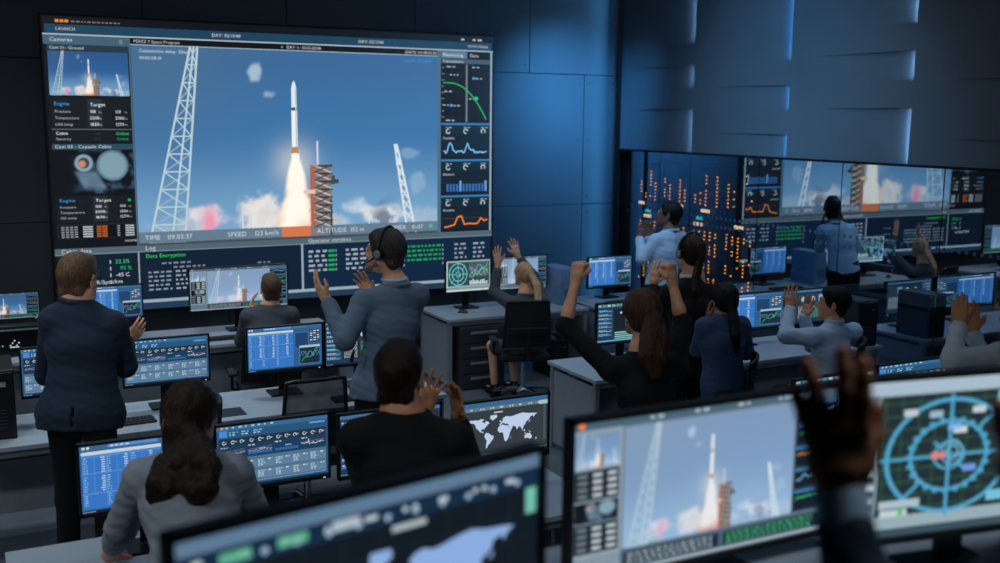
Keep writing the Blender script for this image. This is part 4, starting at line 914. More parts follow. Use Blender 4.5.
# ================================================================== figures: smooth distance-field bodies meshed by surface nets
def V3(*a): return np.array(a, float)
def nrm(v): v = np.asarray(v, float); return v / (np.linalg.norm(v) + 1e-9)
class Field:
    def __init__(s, vox): s.vox = vox; s.p = []
    def cap(s, a, b, r0, r1=None, k=.02, lat=None, q=1., op='u'):
        """tapered capsule a-b; lat/q: axis along which the section is q times wider"""
        s.p.append(('c', np.asarray(a, float), np.asarray(b, float), r0, r0 if r1 is None else r1, k, None if lat is None else nrm(lat), q, op)); return s
    def ell(s, c, ax, rad, k=.015, op='u'):
        """ellipsoid: centre, three axes (rows), radii"""
        s.p.append(('e', np.asarray(c, float), np.array([nrm(a) for a in ax]), np.asarray(rad, float), None, k, None, 1., op)); return s
    def half(s, c, n, k=.004):
        """cut away the side n points to"""
        s.p.append(('h', np.asarray(c, float), nrm(n), None, None, k, None, 1., 'cut')); return s
    def slabcut(s, c, ax, rad, k=.006):
        """cut away a box: centre, axes, half sizes"""
        s.p.append(('b', np.asarray(c, float), np.array([nrm(a) for a in ax]), np.asarray(rad, float), None, k, None, 1., 's')); return s
    def bounds(s, p):
        if p[0] == 'c': m = max(p[3], p[4]) * max(1, p[7]) ; return np.minimum(p[1], p[2]) - m, np.maximum(p[1], p[2]) + m
        if p[0] in 'eb': m = np.abs(p[2].T) @ p[3]; return p[1] - m, p[1] + m
    def build(s, noise=0., nscale=30., nstretch=(.7, .7, 1.0), nseed=0.):
        vx = s.vox; lo = V3(9e9, 9e9, 9e9); hi = -lo
        for p in s.p:
            if p[8] == 'u': a, b = s.bounds(p); lo = np.minimum(lo, a); hi = np.maximum(hi, b)
        lo = lo - 4 * vx - noise; hi = hi + 4 * vx + noise; n = np.ceil((hi - lo) / vx).astype(int) + 1
        D = np.full(n, .08, np.float32); ax = [lo[i] + vx * np.arange(n[i]) for i in range(3)]
        for p in s.p:
            k = max(p[5], 1e-4)
            if p[0] == 'h':
                d = ((ax[0] - p[1][0]) * p[2][0])[:, None, None] + ((ax[1] - p[1][1]) * p[2][1])[None, :, None] + ((ax[2] - p[1][2]) * p[2][2])[None, None, :]
                D = np.maximum(D, d.astype(np.float32)); continue
            a, b = s.bounds(p); pad = k + 3 * vx
            i0 = np.clip(np.floor((a - pad - lo) / vx).astype(int), 0, n); i1 = np.clip(np.ceil((b + pad - lo) / vx).astype(int) + 1, 0, n)
            if np.any(i1 <= i0): continue
            sl = tuple(slice(i0[i], i1[i]) for i in range(3)); X, Y, Z = np.meshgrid(*[ax[i][sl[i]].astype(np.float32) for i in range(3)], indexing='ij', copy=False)
            if p[0] == 'c':
                A, B = p[1], p[2]; dx, dy, dz = X - A[0], Y - A[1], Z - A[2]; ab = B - A; l2 = ab @ ab + 1e-9
                t = np.clip((dx * ab[0] + dy * ab[1] + dz * ab[2]) / l2, 0, 1); dx = dx - t * ab[0]; dy = dy - t * ab[1]; dz = dz - t * ab[2]
                if p[6] is not None:
                    w = (dx * p[6][0] + dy * p[6][1] + dz * p[6][2]) * (1 - 1 / p[7]); dx = dx - w * p[6][0]; dy = dy - w * p[6][1]; dz = dz - w * p[6][2]
                d = np.sqrt(dx * dx + dy * dy + dz * dz) - (p[3] + t * (p[4] - p[3]))
            else:
                dx, dy, dz = X - p[1][0], Y - p[1][1], Z - p[1][2]; q = [(dx * e[0] + dy * e[1] + dz * e[2]) for e in p[2]]
                if p[0] == 'e':
                    g = np.sqrt(sum((q[i] / p[3][i]) ** 2 for i in range(3))); d = (g - 1) * float(np.min(p[3])) * .5 + (g - 1) * float(np.mean(p[3])) * .5
                else: d = np.maximum(np.maximum(np.abs(q[0]) - p[3][0], np.abs(q[1]) - p[3][1]), np.abs(q[2]) - p[3][2])
            E = D[sl]
            if p[8] == 'u': h = np.clip(.5 + .5 * (E - d) / k, 0, 1); D[sl] = E * (1 - h) + d * h - k * h * (1 - h)
            else: h = np.clip(.5 - .5 * (E + d) / k, 0, 1); D[sl] = E * (1 - h) - d * h + k * h * (1 - h)
        if noise:
            gx, gy, gz = [(ax[i] * nscale * nstretch[i] + nseed).astype(np.float32) for i in range(3)]
            X, Y, Z = gx[:, None, None], gy[None, :, None], gz[None, None, :]
            w = np.sin(1.3 * X + 2.1 * Z + 1.7 * np.sin(.9 * Y)) * np.sin(1.1 * Y - 1.6 * Z + np.sin(1.2 * X)) + .5 * np.sin(2.9 * X - 3.3 * Z + 1.9 * np.sin(2.1 * Y + Z)) * np.sin(2.6 * Y + 2.7 * Z)
            D = D + noise * w
        return nets(D, lo, vx)
def nets(D, lo, vx):
    s = D < 0; n0, n1, n2 = [m - 1 for m in D.shape]
    cnt = np.zeros((n0, n1, n2), np.uint8); off = [(a, b, c) for a in (0, 1) for b in (0, 1) for c in (0, 1)]
    for a, b, c in off: cnt += s[a:a + n0, b:b + n1, c:c + n2]
    act = (cnt > 0) & (cnt < 8); I = np.argwhere(act); idx = np.full(act.shape, -1, np.int32); idx[act] = np.arange(len(I))
    vals = np.stack([D[I[:, 0] + a, I[:, 1] + b, I[:, 2] + c] for a, b, c in off], 1); O = np.array(off, float)
    pos = np.zeros((len(I), 3)); num = np.zeros(len(I))
    for i in range(8):
        for j in range(i + 1, 8):
            if np.abs(O[i] - O[j]).sum() != 1: continue
            va, vb = vals[:, i], vals[:, j]; m = (va < 0) != (vb < 0); t = np.where(m, va / np.where(m, va - vb, 1), 0)
            pos += np.where(m[:, None], O[i] + t[:, None] * (O[j] - O[i]), 0); num += m
    v = lo + vx * (I + pos / num[:, None]); F = []
    for axn in range(3):
        o = [0, 0, 0]; o[axn] = 1
        a = s[1:-1, 1:-1, 1:-1]; sl = [slice(1, -1)] * 3; sl[axn] = slice(2, None); b = s[tuple(sl)]
        E = np.argwhere(a != b) + 1; fl = s[E[:, 0], E[:, 1], E[:, 2]]
        q, r = [(1, 2), (2, 0), (0, 1)][axn]
        def cell(dq, dr):
            c = E.copy(); c[:, q] += dq; c[:, r] += dr
            ok = np.all((c >= 0) & (c < np.array(act.shape)), 1); c = np.clip(c, 0, np.array(act.shape) - 1); return np.where(ok, idx[c[:, 0], c[:, 1], c[:, 2]], -1)
        Q = np.stack([cell(-1, -1), cell(0, -1), cell(0, 0), cell(-1, 0)], 1); Q = np.where(fl[:, None], Q, Q[:, ::-1]); F.append(Q[np.all(Q >= 0, 1)])
    return v, np.concatenate(F)
def field_mesh(name, fld, base, smooth=2, **kw):
    v, f = fld.build(**kw)
    # two passes of light smoothing
    for _ in range(smooth):
        acc = np.zeros_like(v); c = np.zeros(len(v))
        for a, b in ((0, 1), (1, 2), (2, 3), (3, 0)):
            np.add.at(acc, f[:, a], v[f[:, b]]); np.add.at(c, f[:, a], 1); 
        v = v * .6 + .4 * acc / np.maximum(c, 1)[:, None]
    me = bpy.data.meshes.new(name); me.vertices.add(len(v)); me.vertices.foreach_set('co', (v - base).astype(np.float32).ravel())
    me.loops.add(len(f) * 4); me.loops.foreach_set('vertex_index', f.astype(np.int32).ravel())
    me.polygons.add(len(f)); me.polygons.foreach_set('loop_start', np.arange(0, len(f) * 4, 4, dtype=np.int32)); me.polygons.foreach_set('loop_total', np.full(len(f), 4, np.int32))
    me.polygons.foreach_set('use_smooth', np.ones(len(f), bool)); me.update(calc_edges=True); me.validate(); return me

def hand(fd, w, d, n, right, s=1., curl=(.25, .35, .3), spread=.12, thumb=.5, k=.006, fat=1.):
    """palm and five fingers; w wrist, d direction of the hand, n the way the palm faces"""
    d = nrm(d); n = nrm(n - d * (np.asarray(n) @ d)); t = np.cross(d, n) * (1 if right else -1)
    kn = w + d * .092 * s
    fd.cap(w - d * .01 * s, w + d * .03 * s, .026 * s, .027 * s, .012, t, 1.25)
    fd.cap(w + d * .035 * s + t * .002 * s, kn - d * .012 * s, .0165 * s, .0155 * s, .012, t, 2.5)
    fd.cap(w + d * .03 * s + t * .022 * s + n * .006 * s, w + d * .06 * s + t * .028 * s + n * .004 * s, .017 * s, .014 * s, .01)
    rot = lambda v, ax, a: v * math.cos(a) + np.cross(ax, v) * math.sin(a) + ax * (ax @ v) * (1 - math.cos(a))
    bend = np.cross(d, n)   # rotation about this axis brings d towards n
    for i, (o, L, fwd) in enumerate(((.031, .074, 0.), (.0105, .083, .006), (-.0105, .076, .002), (-.030, .060, -.010))):
        a = spread[i] if isinstance(spread, (list, tuple)) else spread * (1.5, .5, -.5, -1.5)[i]
        dd = nrm(d * math.cos(a) + t * math.sin(a))
        p = kn + t * o * s + d * fwd * s - d * .01 * s; ang = 0.; r = (.0092, .0095, .009, .008)[i] * s * fat; ax = nrm(np.cross(dd, n))
        for j, (fr, c) in enumerate(zip((.46, .30, .24), curl)):
            ang += c * (1 + .08 * (i - 1)); q = p + rot(dd, ax, ang) * L * fr * s * 1.12
            fd.cap(p, q, r * (1 - .08 * j), r * (1 - .08 * (j + 1)), k if j else .008); p = q
    p = w + d * .028 * s + t * .027 * s + n * .008 * s
    d1 = nrm(t * (.35 + thumb) + d * .75 + n * .25); q = p + d1 * .045 * s; fd.cap(p, q, .0135 * s * fat, .0115 * s * fat, .01)
    d2 = nrm(t * (.1 + thumb * .5) + d * 1. + n * .15); fd.cap(q, q + d2 * .034 * s, .0112 * s * fat, .0088 * s * fat, .006)
def fist(fd, w, d, n, right, s=1.):
    """closed hand, thumb laid over the fingers"""
    d = nrm(d); n = nrm(n - d * (np.asarray(n) @ d)); t = np.cross(d, n) * (1 if right else -1)
    fd.cap(w - d * .01 * s, w + d * .03 * s, .027 * s, .028 * s, .012, t, 1.25)
    fd.cap(w + d * .04 * s, w + d * .078 * s, .0185 * s, .0185 * s, .012, t, 2.3)
    for i, o in enumerate((.032, .0108, -.0108, -.031)):
        k0 = w + d * (.083, .088, .084, .076)[i] * s + t * o * s; k1 = k0 + n * .038 * s + d * .004 * s; k2 = k1 - d * .030 * s + n * .002 * s; k3 = k2 - n * .022 * s
        r = (.0105, .011, .0105, .0095)[i] * s
        fd.cap(k0, k1, r * 1.05, r, .004); fd.cap(k1, k2, r, r * .95, .004); fd.cap(k2, k3, r * .95, r * .9, .004)
    p = w + d * .03 * s + t * .034 * s + n * .012 * s; q = p + d * .03 * s + t * .012 * s + n * .028 * s; r_ = q - t * .036 * s + n * .010 * s + d * .002 * s
    fd.cap(p, q, .0145 * s, .012 * s, .01); fd.cap(q, r_, .012 * s, .0095 * s, .005)

def head(fd, c, f, u, s=1., nose=1., jaw=1.):
    f = nrm(f); u = nrm(u - f * (u @ f)); r = np.cross(f, u); A = (r, f, u); W = lambda a, b, e: c + (r * a + f * b + u * e) * s
    fd.ell(W(0, -.015, .03), A, V3(.077, .098, .088) * s, .02)
    fd.ell(W(0, .028, -.035), A, V3(.063, .066, .088) * s, .025)
    fd.cap(W(-.050, .0, -.055), W(-.018, .07, -.100), .020 * s, .018 * s * jaw, .02); fd.cap(W(.050, .0, -.055), W(.018, .07, -.100), .020 * s, .018 * s * jaw, .02)
    fd.cap(W(-.012, .078, -.105), W(.012, .078, -.105), .017 * s * jaw, None, .02)
    fd.cap(W(-.034, .078, .026), W(.034, .078, .026), .014 * s, None, .015)
    for e in (-1, 1): fd.ell(W(e * .031, .103, .006), A, V3(.018, .016, .013) * s, .008, 's')
    fd.cap(W(0, .090, .010), W(0, .113 + .004 * nose, -.030), .0085 * s, .0115 * s, .010); fd.cap(W(-.012, .098, -.036), W(.012, .098, -.036), .010 * s, None, .008)
    fd.cap(W(-.018, .088, -.066), W(.018, .088, -.066), .0085 * s, None, .007); fd.cap(W(-.015, .087, -.076), W(.015, .087, -.076), .0085 * s, None, .005)
    fd.cap(W(-.022, .103, -.0705), W(.022, .103, -.0705), .0035 * s, None, .003, op='s')
    for e in (-1, 1):
        fd.ell(W(e * .080, -.012, -.004), (nrm(r + f * .35 * -e), f, nrm(u - f * .2)), V3(.010, .019, .033) * s, .008)
        fd.ell(W(e * .090, -.006, -.002), A, V3(.008, .009, .017) * s, .005, 's')
    return W, A

M_EYE = mat('eye_dark', (30, 26, 24), .2); M_EYEW = mat('eye_white', (190, 186, 180), .3)
def skin(name, c): return mat('skin_' + name, c, .5, var=.07, scale=30, bump=.04, bscale=220)
def cloth(name, c, rough=.8, var=.12): return mat('cloth_' + name, c, rough, var=.05, scale=9, bump=.22, bscale=120, sheen=.03, spec=.3)
def hairm(name, c): return mat('hair_' + name, c, .38, var=.4, scale=14, bump=.7, bscale=22, stretch=(9, 9, .9), spec=.22)

def person(label, J, skin_m, parts, vox=.006, s=1., base_z=0., face=True, brow=(40, 30, 26), group=None, headkw={}):
    """J: joints in room coordinates; parts: list of (name, material, builder(field,J,h), vox, noise)"""
    pel = J['pelvis']; base = V3(pel[0], pel[1], base_z)
    t = thing('person', label, 'person', tuple(base), 0, group)
    fd = Field(vox); lat = nrm(J['shR'] - J['shL']); up = J.get('up', V3(0, 0, 1)); f = nrm(J['face'])
    W, A = head(fd, J['head'], f, up, s * J.get('hs', 1.), **headkw)
    fd.cap(W(0, -.03, -.055), J['neck'] + (J['head'] - J['neck']) * .08, .056 * s, .060 * s, .02)
    fd.cap(J['neck'], J['chest'], .055 * s, .095 * s, .05, lat, 1.5); fd.cap(J['chest'], J['pelvis'], .100 * s, .098 * s, .05, lat, 1.45)
    for q in 'LR':
        sh, el, wr = J['sh' + q], J['el' + q], J['wr' + q]
        fd.cap(J['neck'] * .6 + J['chest'] * .4, sh, .06 * s, .052 * s, .05); fd.cap(sh, el, .050 * s, .039 * s, .02)
        mid = el + (wr - el) * .3; fd.cap(el, mid, .039 * s, .040 * s, .02); fd.cap(mid, wr, .040 * s, .0265 * s, .02, k_lat(J, q), 1.1)
        h = J['hand' + q]
        if h[0] == 'fist': fist(fd, wr, h[1], h[2], q == 'R', s * J.get('hands', 1.05))
        else: hand(fd, wr, h[1], h[2], q == 'R', s * J.get('hands', 1.05), **(h[3] if len(h) > 3 else {}))
        hip, kn, an = J['hip' + q], J['kn' + q], J['an' + q]
        fd.cap(hip, kn, .078 * s, .052 * s, .04); fd.cap(kn, an, .050 * s, .034 * s, .03)
        toe = J.get('toe', f * V3(1, 1, 0)); toe = nrm(toe); fd.cap(an - V3(0, 0, .035) - toe * .03, an - V3(0, 0, .045) + toe * .13, .034 * s, .028 * s, .02)
    link('body', field_mesh('body', fd, base), skin_m, t)
    for nm, m, fn, vx, no in parts:
        g = Field(vx); kw = fn(g, J, W, A, s * J.get('hs', 1.) if nm in ('hair', 'beard') else s) or {}
        link(nm, field_mesh(nm, g, base, noise=no, nseed=float(pel[0] * 3), **kw), m, t)
    if face:
        for e in (-1, 1):
            c = W(e * .031, .088, .006) - base; b = MB(); rr_ = .0125 * s
            b.lathe([(rr_ * math.sin(math.pi * i / 8), -rr_ * math.cos(math.pi * i / 8)) for i in range(1, 8)], 10, c); eye = b.build('eye', M_EYEW, t, True)
            pc = W(e * .031, .0975, .006) - base; MB().lathe([(.006 * math.sin(math.pi * i / 6), -.006 * math.cos(math.pi * i / 6)) for i in range(1, 6)], 8, pc).build('pupil', M_EYE, eye, True)
            MB().tube([W(e * .016, .0965, .024) - base, W(e * .032, .0965, .030) - base, W(e * .048, .083, .025) - base], [.004, .005, .003], 6).build('eyebrow', mat('brow_%d_%d_%d' % brow, brow, .8), t, True)
    return t, W, A, base
def k_lat(J, q): return None

# ---- garments (builders fill a field around the same joints, a little wider than the body)
def torso_shell(g, J, s, e, top=.0, wid=1.5, waist=1.):
    lat = nrm(J['shR'] - J['shL'])
    g.cap(J['neck'] * .75 + J['chest'] * .25, J['chest'], .062 * s + e, .097 * s + e, .05, lat, wid); g.cap(J['chest'], J['chest'] * .35 + J['pelvis'] * .65, .100 * s + e, (.094 * s + e) * waist, .05, lat, 1.42)
    return lat
def sleeves(g, J, s, e, frac=1., r_end=.036, which='LR'):
    for q in which:
        sh, el, wr = J['sh' + q], J['el' + q], J['wr' + q]
        g.cap(J['neck'] * .6 + J['chest'] * .4, sh, .064 * s + e * .6, .056 * s + e, .05); g.cap(sh, el, .053 * s + e, .043 * s + e, .025)
        if frac > 0: g.cap(el, el + (wr - el) * frac, .043 * s + e, r_end * s + e * .6, .02)
def jacket(e=.016, hem=.16, flare=1.08, vent=True, cuff=.93, collar=True, r_end=.037, pocket=False):
    def fn(g, J, W, A, s):
        lat = torso_shell(g, J, s, e); pel = J['pelvis']; ax = nrm(J['chest'] - pel); fwd = np.cross(V3(0, 0, 1), lat); 
        low = pel - ax * hem
        g.cap(J['chest'] * .4 + pel * .6, pel, .098 * s + e, .128 * s + e, .05, lat, 1.42)
        g.cap(pel, low - ax * .1, (.132 * s + e), (.130 * s + e) * flare, .04, lat, 1.42)
        sleeves(g, J, s, e, cuff, r_end)
        if collar:
            n = J['neck'] + nrm(J['head'] - J['neck']) * .002
            for k in range(14):
                a0, a1 = 2 * math.pi * k / 14, 2 * math.pi * (k + 1) / 14
                p = lambda a: n + (lat * math.cos(a) * .080 + fwd * math.sin(a) * .074) * s - V3(0, 0, .05) * max(0, math.sin(a) + .2)
                g.cap(p(a0), p(a1), .0145 * s, None, .005)
        g.half(low, -ax)
        if vent:
            b = -fwd
            g.slabcut(low + b * .16 * s + ax * .06 - lat * .02, (lat, b, ax), (.004, .09, .10), .004)
    return fn
def shirt(e=.012, hem=.10, cuff=.95, collar=True, r_end=.034, tuck=True, open_neck=False):
    def fn(g, J, W, A, s):
        lat = torso_shell(g, J, s, e); pel = J['pelvis']; ax = nrm(J['chest'] - pel); fwd = np.cross(V3(0, 0, 1), lat)
        g.cap(J['chest'] * .4 + pel * .6, pel, .096 * s + e, .104 * s + e, .05, lat, 1.45)
        if hem > 0: g.cap(pel, pel - ax * (hem + .1), .104 * s + e, .108 * s + e, .04, lat, 1.45)
        sleeves(g, J, s, e, cuff, r_end)
        for q in 'LR':
            if cuff > .6: el, wr = J['el' + q], J['wr' + q]; d = nrm(wr - el); c = el + (wr - el) * cuff; g.cap(c - d * .045, c, r_end * s + e * .9, None, .006)
        if collar:
            n = J['neck'] + nrm(J['head'] - J['neck']) * .028
            for k in range(14):
                a0, a1 = 2 * math.pi * k / 14, 2 * math.pi * (k + 1) / 14
                p = lambda a: n + (lat * math.cos(a) * .070 + fwd * math.sin(a) * .064) * s - V3(0, 0, .03) * (math.sin(a) > .3)
                g.cap(p(a0), p(a1), .015 * s, None, .008)
        g.half(pel - ax * hem, -ax)
    return fn
def trousers(e=.014):
    def fn(g, J, W, A, s):
        lat = nrm(J['hipR'] - J['hipL']); g.cap(J['pelvis'] + V3(0, 0, .08), J['pelvis'] - V3(0, 0, .03), .098 * s + e, .10 * s + e, .04, lat, 1.4)
        for q in 'LR':
            g.cap(J['hip' + q], J['kn' + q], .083 * s + e, .058 * s + e, .04); g.cap(J['kn' + q], J['an' + q], .058 * s + e, .048 * s + e, .03)
    return fn
def shoes(q, heel=False):
    def fn(g, J, W, A, s):
        an = J['an' + q]; toe = nrm(J.get('toe', J['face']) * V3(1, 1, 0)); z = an[2] - .045
        side = np.cross(toe, V3(0, 0, 1))
        g.cap(V3(an[0], an[1], z) - toe * .045, V3(an[0], an[1], z - .006) + toe * .145, .042 * s, .033 * s, .02, side, 1.15); g.cap(an + V3(0, 0, .0), V3(an[0], an[1], z), .044 * s, .044 * s, .02)
        g.half(V3(0, 0, an[2] - .078), V3(0, 0, -1))
    return fn
def hair_short(vol=.012, front=.075, fade=.0):
    """cropped hair: fuller on top, tapered to the nape, clear of face and ears"""
    def fn(g, J, W, A, s):
        g.ell(W(0, -.018, .040), A, (V3(.077, .098, .086) + V3(.35, .9, 1.) * vol) * s, .01); g.cap(W(-.028, .056, .084), W(.028, .056, .084), (.014 + vol) * s, None, .04)
        g.ell(W(0, -.020, -.155), A, V3(.20, .24, .128) * s, .03, 's')
        g.ell(W(0, -.016, .030), A, V3(.081, .107, .095) * s, .012); g.cap(W(-.030, -.068, -.050), W(.030, -.068, -.050), .036 * s, .036 * s, .03)
        g.ell(W(0, .115, -.045), A, V3(.13, front, .124) * s, .012, 's'); g.ell(W(0, .03, -.185), A, V3(.20, .30, .105) * s, .012, 's')
        for e in (-1, 1): g.ell(W(e * .092, .012, -.030), A, V3(.026, .042, .045) * s, .008, 's'); g.ell(W(e * .075, .02, -.10), A, V3(.045, .075, .05) * s, .01, 's')
        return dict(nscale=60., nstretch=(1., 1., .35))
    return fn
def hair_tied(tail, r=(.03, .032, .024, .008), vol=.015, bun=None):
    """long hair drawn back into a tail; tail: points in head units or room points"""
    def fn(g, J, W, A, s):
        g.ell(W(0, -.022, .03), A, (V3(.077, .097, .090) + vol) * s, .01); g.ell(W(0, -.06, -.03), A, V3(.072, .055, .062) * s, .03)
        g.ell(W(0, .125, -.045), A, V3(.11, .088, .105) * s, .012, 's')
        for e in (-1, 1): g.ell(W(e * .10, .02, -.045), A, V3(.03, .04, .045) * s, .008, 's')
        pts = [W(*p) if len(p) == 3 and not isinstance(p, np.ndarray) else p for p in tail]
        g.cap(W(0, -.085, .01), pts[0], .045 * s, r[0] * s, .03)
        for i in range(len(pts) - 1):
            a, b = pts[i], pts[i + 1]; d = nrm(b - a); sd = nrm(np.cross(d, A[1]))
            for k in (-1, 0, 1):
                o = sd * k * r[min(i, len(r) - 1)] * .55 * s; o2 = sd * k * r[min(i + 1, len(r) - 1)] * .55 * s
                g.cap(a + o, b + o2, r[min(i, len(r) - 1)] * .75 * s, r[min(i + 1, len(r) - 1)] * .75 * s, .008)
        return dict(nscale=70., nstretch=(1.3, 1.3, .12))
    return fn
def headset(t, W, base, right_pad=True, s=1., mic=True, side=-1):
    o = bpy.data.objects.new('headset', None); COL.objects.link(o); o.parent = t; o.empty_display_size = .05
    R_ = lambda p: W(*p) - base
    MB().tube([R_((.102 * math.cos(a), -.012, .004 + .141 * math.sin(a))) for a in [math.pi * i / 14 for i in range(15)]], .0075 * s, 8).build('band', M_BLACK, o, True)
    for e in (-1, 1):
        p = MB().tube([R_((e * .083, -.012, .0)), R_((e * .108, -.012, .0))], [.034 * s, .030 * s], 16).build('ear_pad', M_BLACK, o, True)
        MB().tube([R_((e * .107, -.012, .0)), R_((e * .114, -.012, .0))], [.024 * s, .020 * s], 16).build('ear_cup_disc', M_GREYM, o, True)
    if mic: MB().tube([R_((side * .105, -.005, -.015)), R_((side * .098, .05, -.055)), R_((side * .055, .112, -.085)), R_((side * .035, .120, -.088))], [.0055 * s, .005 * s, .005 * s, .009 * s], 8).build('microphone_boom', M_BLACK, o, True)
def glasses(t, W, base):
    o = bpy.data.objects.new('glasses', None); COL.objects.link(o); o.parent = t; o.empty_display_size = .05
    R_ = lambda p: W(*p) - base
    for e in (-1, 1):
        MB().tube([R_((e * .033 + .024 * math.cos(a), .112 - .006 * abs(math.cos(a)), .002 + .019 * math.sin(a))) for a in [2 * math.pi * i / 16 for i in range(17)]], .0022, 6, False).build('rim', M_BLACKM, o, True)
        MB().tube([R_((e * .057, .106, .008)), R_((e * .082, .02, .012)), R_((e * .086, -.03, .002))], .0024, 6).build('temple', M_BLACKM, o, True)
    MB().tube([R_((-.009, .113, .006)), R_((.009, .113, .006))], .002, 6).build('bridge', M_BLACKM, o, True)

# ================================================================== the people
XR, FW, UPZ = _x0, _f0, _z0
def legs(J, mode, fwd, s=1., floor=0., w=.095, reach=.42):
    p = J['pelvis']; fwd = nrm(fwd * V3(1, 1, 0)); rt = np.cross(fwd, UPZ); J['toe'] = fwd
    for q, e in (('L', -1), ('R', 1)):
        hip = p + rt * e * w * s - UPZ * .04
        if mode == 'stand':
            an = V3(hip[0], hip[1], floor + .09) + rt * e * .02 - fwd * .02; kn = (hip + an) / 2 + fwd * .025
        else:
            kn = hip + fwd * reach * s + rt * e * .03; kn[2] = floor + .50; an = V3(kn[0], kn[1], floor + .09) - fwd * .05
        for k, v in (('hip', hip), ('kn', kn), ('an', an)): J.setdefault(k + q, v)
    return J
def sit_chair(label, J, rz):
    p = J['pelvis']; a = math.radians(rz); office_chair(label, p[0] - math.sin(a) * .06, p[1] + math.cos(a) * .06, rz, True)
def OPEN(d, n, **k): return ('open', d, n, k)
SK_FAIR = skin('fair', (232, 170, 134)); SK_TAN = skin('tan', (216, 150, 112)); SK_BROWN = skin('brown', (150, 98, 72)); SK_DARK = skin('dark', (112, 72, 54)); SK_LIGHT = skin('light', (236, 176, 142))
C_NAVY = cloth('navy_wool', (34, 50, 68)); C_STEEL = cloth('steel_blue_wool', (98, 116, 138)); C_CHAR = cloth('charcoal_wool', (72, 76, 84)); C_BLACK = cloth('black_wool', (16, 18, 21)); C_TROU = cloth('black_trousers', (18, 19, 22))
C_GREYS = cloth('grey_shirt', (150, 158, 170)); C_PALE = cloth('pale_blue_shirt', (176, 198, 224)); C_WHITE = cloth('white_shirt', (214, 220, 228)); C_BLUES = cloth('blue_shirt', (50, 74, 108)); C_KNIT = cloth('black_knit', (15, 17, 21)); C_DRESS = cloth('grey_dress', (78, 82, 90))
M_SHOE = mat('black_leather', (16, 16, 17), .3)
def shoe_parts(): return [('shoe', M_SHOE, shoes('L'), .012, 0.), ('shoe', M_SHOE, shoes('R'), .012, 0.)]

# navy suit, standing with his back to us
J = dict(head=P(79, 279, 5.90), neck=P(77, 300, 5.86), chest=P(83, 345, 5.86), pelvis=P(81, 412, 5.86), shL=P(54, 321, 5.83), shR=P(113, 325, 5.90), elL=P(47, 374, 5.98), wrL=P(85, 362, 6.2),
         elR=P(125, 366, 6.02), wrR=P(126, 342, 6.22), face=FW * 1. + XR * .16 + UPZ * .04, hs=1.1, hands=.95, handL=OPEN(XR * .6 + FW * .5 + UPZ * .5, XR * .7 - FW * .4), handR=OPEN(XR * .45 + FW * .35 + UPZ * .5, FW * .7 - XR * .5, curl=(.2, .3, .25), spread=.07, thumb=.7))
legs(J, 'stand', FW + XR * .2, 1.08, w=.10)
t, W, A, b = person('standing man in navy suit and glasses, back turned, clapping', J, SK_FAIR, [('jacket', C_NAVY, jacket(.020, .09, .98), .009, .0022), ('trousers', C_TROU, trousers(.006), .012, .002), ('hair', hairm('light_brown', (118, 88, 64)), hair_short(.010), .006, .002)] + shoe_parts(), .006, 1.08)
glasses(t, W, b)

# grey-blue suit and headset, standing, turned to the left of the screen
J = dict(head=P(385, 252, 6.85), neck=P(396, 284, 6.86), chest=P(391, 322, 6.87), pelvis=P(386, 384, 6.87), shL=P(364, 302, 6.78), shR=P(417, 295, 6.98), elL=P(345, 340, 6.66), wrL=P(327, 300, 6.80), elR=P(398, 345, 7.28), wrR=P(370, 298, 7.22),
         face=-XR * .90 + FW * .40 + UPZ * .10, hs=1.11, hands=1.12, handL=OPEN(-XR * .55 + UPZ * .75 + FW * .2, XR * .75 + FW * .6 + UPZ * .3, curl=(.2, .25, .2), spread=.1, thumb=.5), handR=OPEN(-XR * .35 + UPZ * .9, -FW * .7 - XR * .3, curl=(.2, .25, .2), spread=.1))
legs(J, 'stand', -XR * .6 + FW * .8, 1.1, w=.10)
t, W, A, b = person('standing bearded man in grey-blue suit with headset, clapping towards the screen', J, SK_FAIR, [('jacket', C_STEEL, jacket(.022, .10, 1.12, cuff=.88), .009, .0028), ('shirt_collar', C_PALE, lambda g, J, W, A, s: [g.cap(J['neck'] + nrm(J['head'] - J['neck']) * .035 + (nrm(J['shR'] - J['shL']) * math.cos(a) + np.cross(UPZ, nrm(J['shR'] - J['shL'])) * math.sin(a)) * .072 * s, J['neck'] + nrm(J['head'] - J['neck']) * .035 + (nrm(J['shR'] - J['shL']) * math.cos(a + .5) + np.cross(UPZ, nrm(J['shR'] - J['shL'])) * math.sin(a + .5)) *   .070 * s, .0125 * s, None, .008) for a in np.arange(0, 6.28, .45)] and None, .008, 0.), ('trousers', C_TROU, trousers(.022), .012, .004), ('hair', hairm('dark_grey', (62, 56, 52)), hair_short(.013, .070), .006, .003),
    ('beard', hairm('grey_beard', (128, 120, 112)), lambda g, J, W, A, s: [g.cap(W(-.052, .01, -.06), W(-.02, .078, -.103), .017 * s * 1.1, .020 * s * 1.1, .01), g.cap(W(.052, .01, -.06), W(.02, .078, -.103), .017 * s * 1.1, .020 * s * 1.1, .01), g.cap(W(-.012, .084, -.108), W(.012, .084, -.108), .022 * s * 1.1, None, .01), g.cap(W(-.018, .099, -.055), W(.018, .099, -.055), .007 * s * 1.1, None, .006)] and None, .006, .002)] + shoe_parts(), .006, 1.08, brow=(70, 64, 60))
headset(t, W, b, s=1.15, side=-1)
pk = [P(351, 362, 6.585) - b, P(354, 350, 6.585) - b]; MB().tube(pk, [.012, .008], 6).build('pocket', mat('pocket_shadow', (20, 26, 36), .9), t)

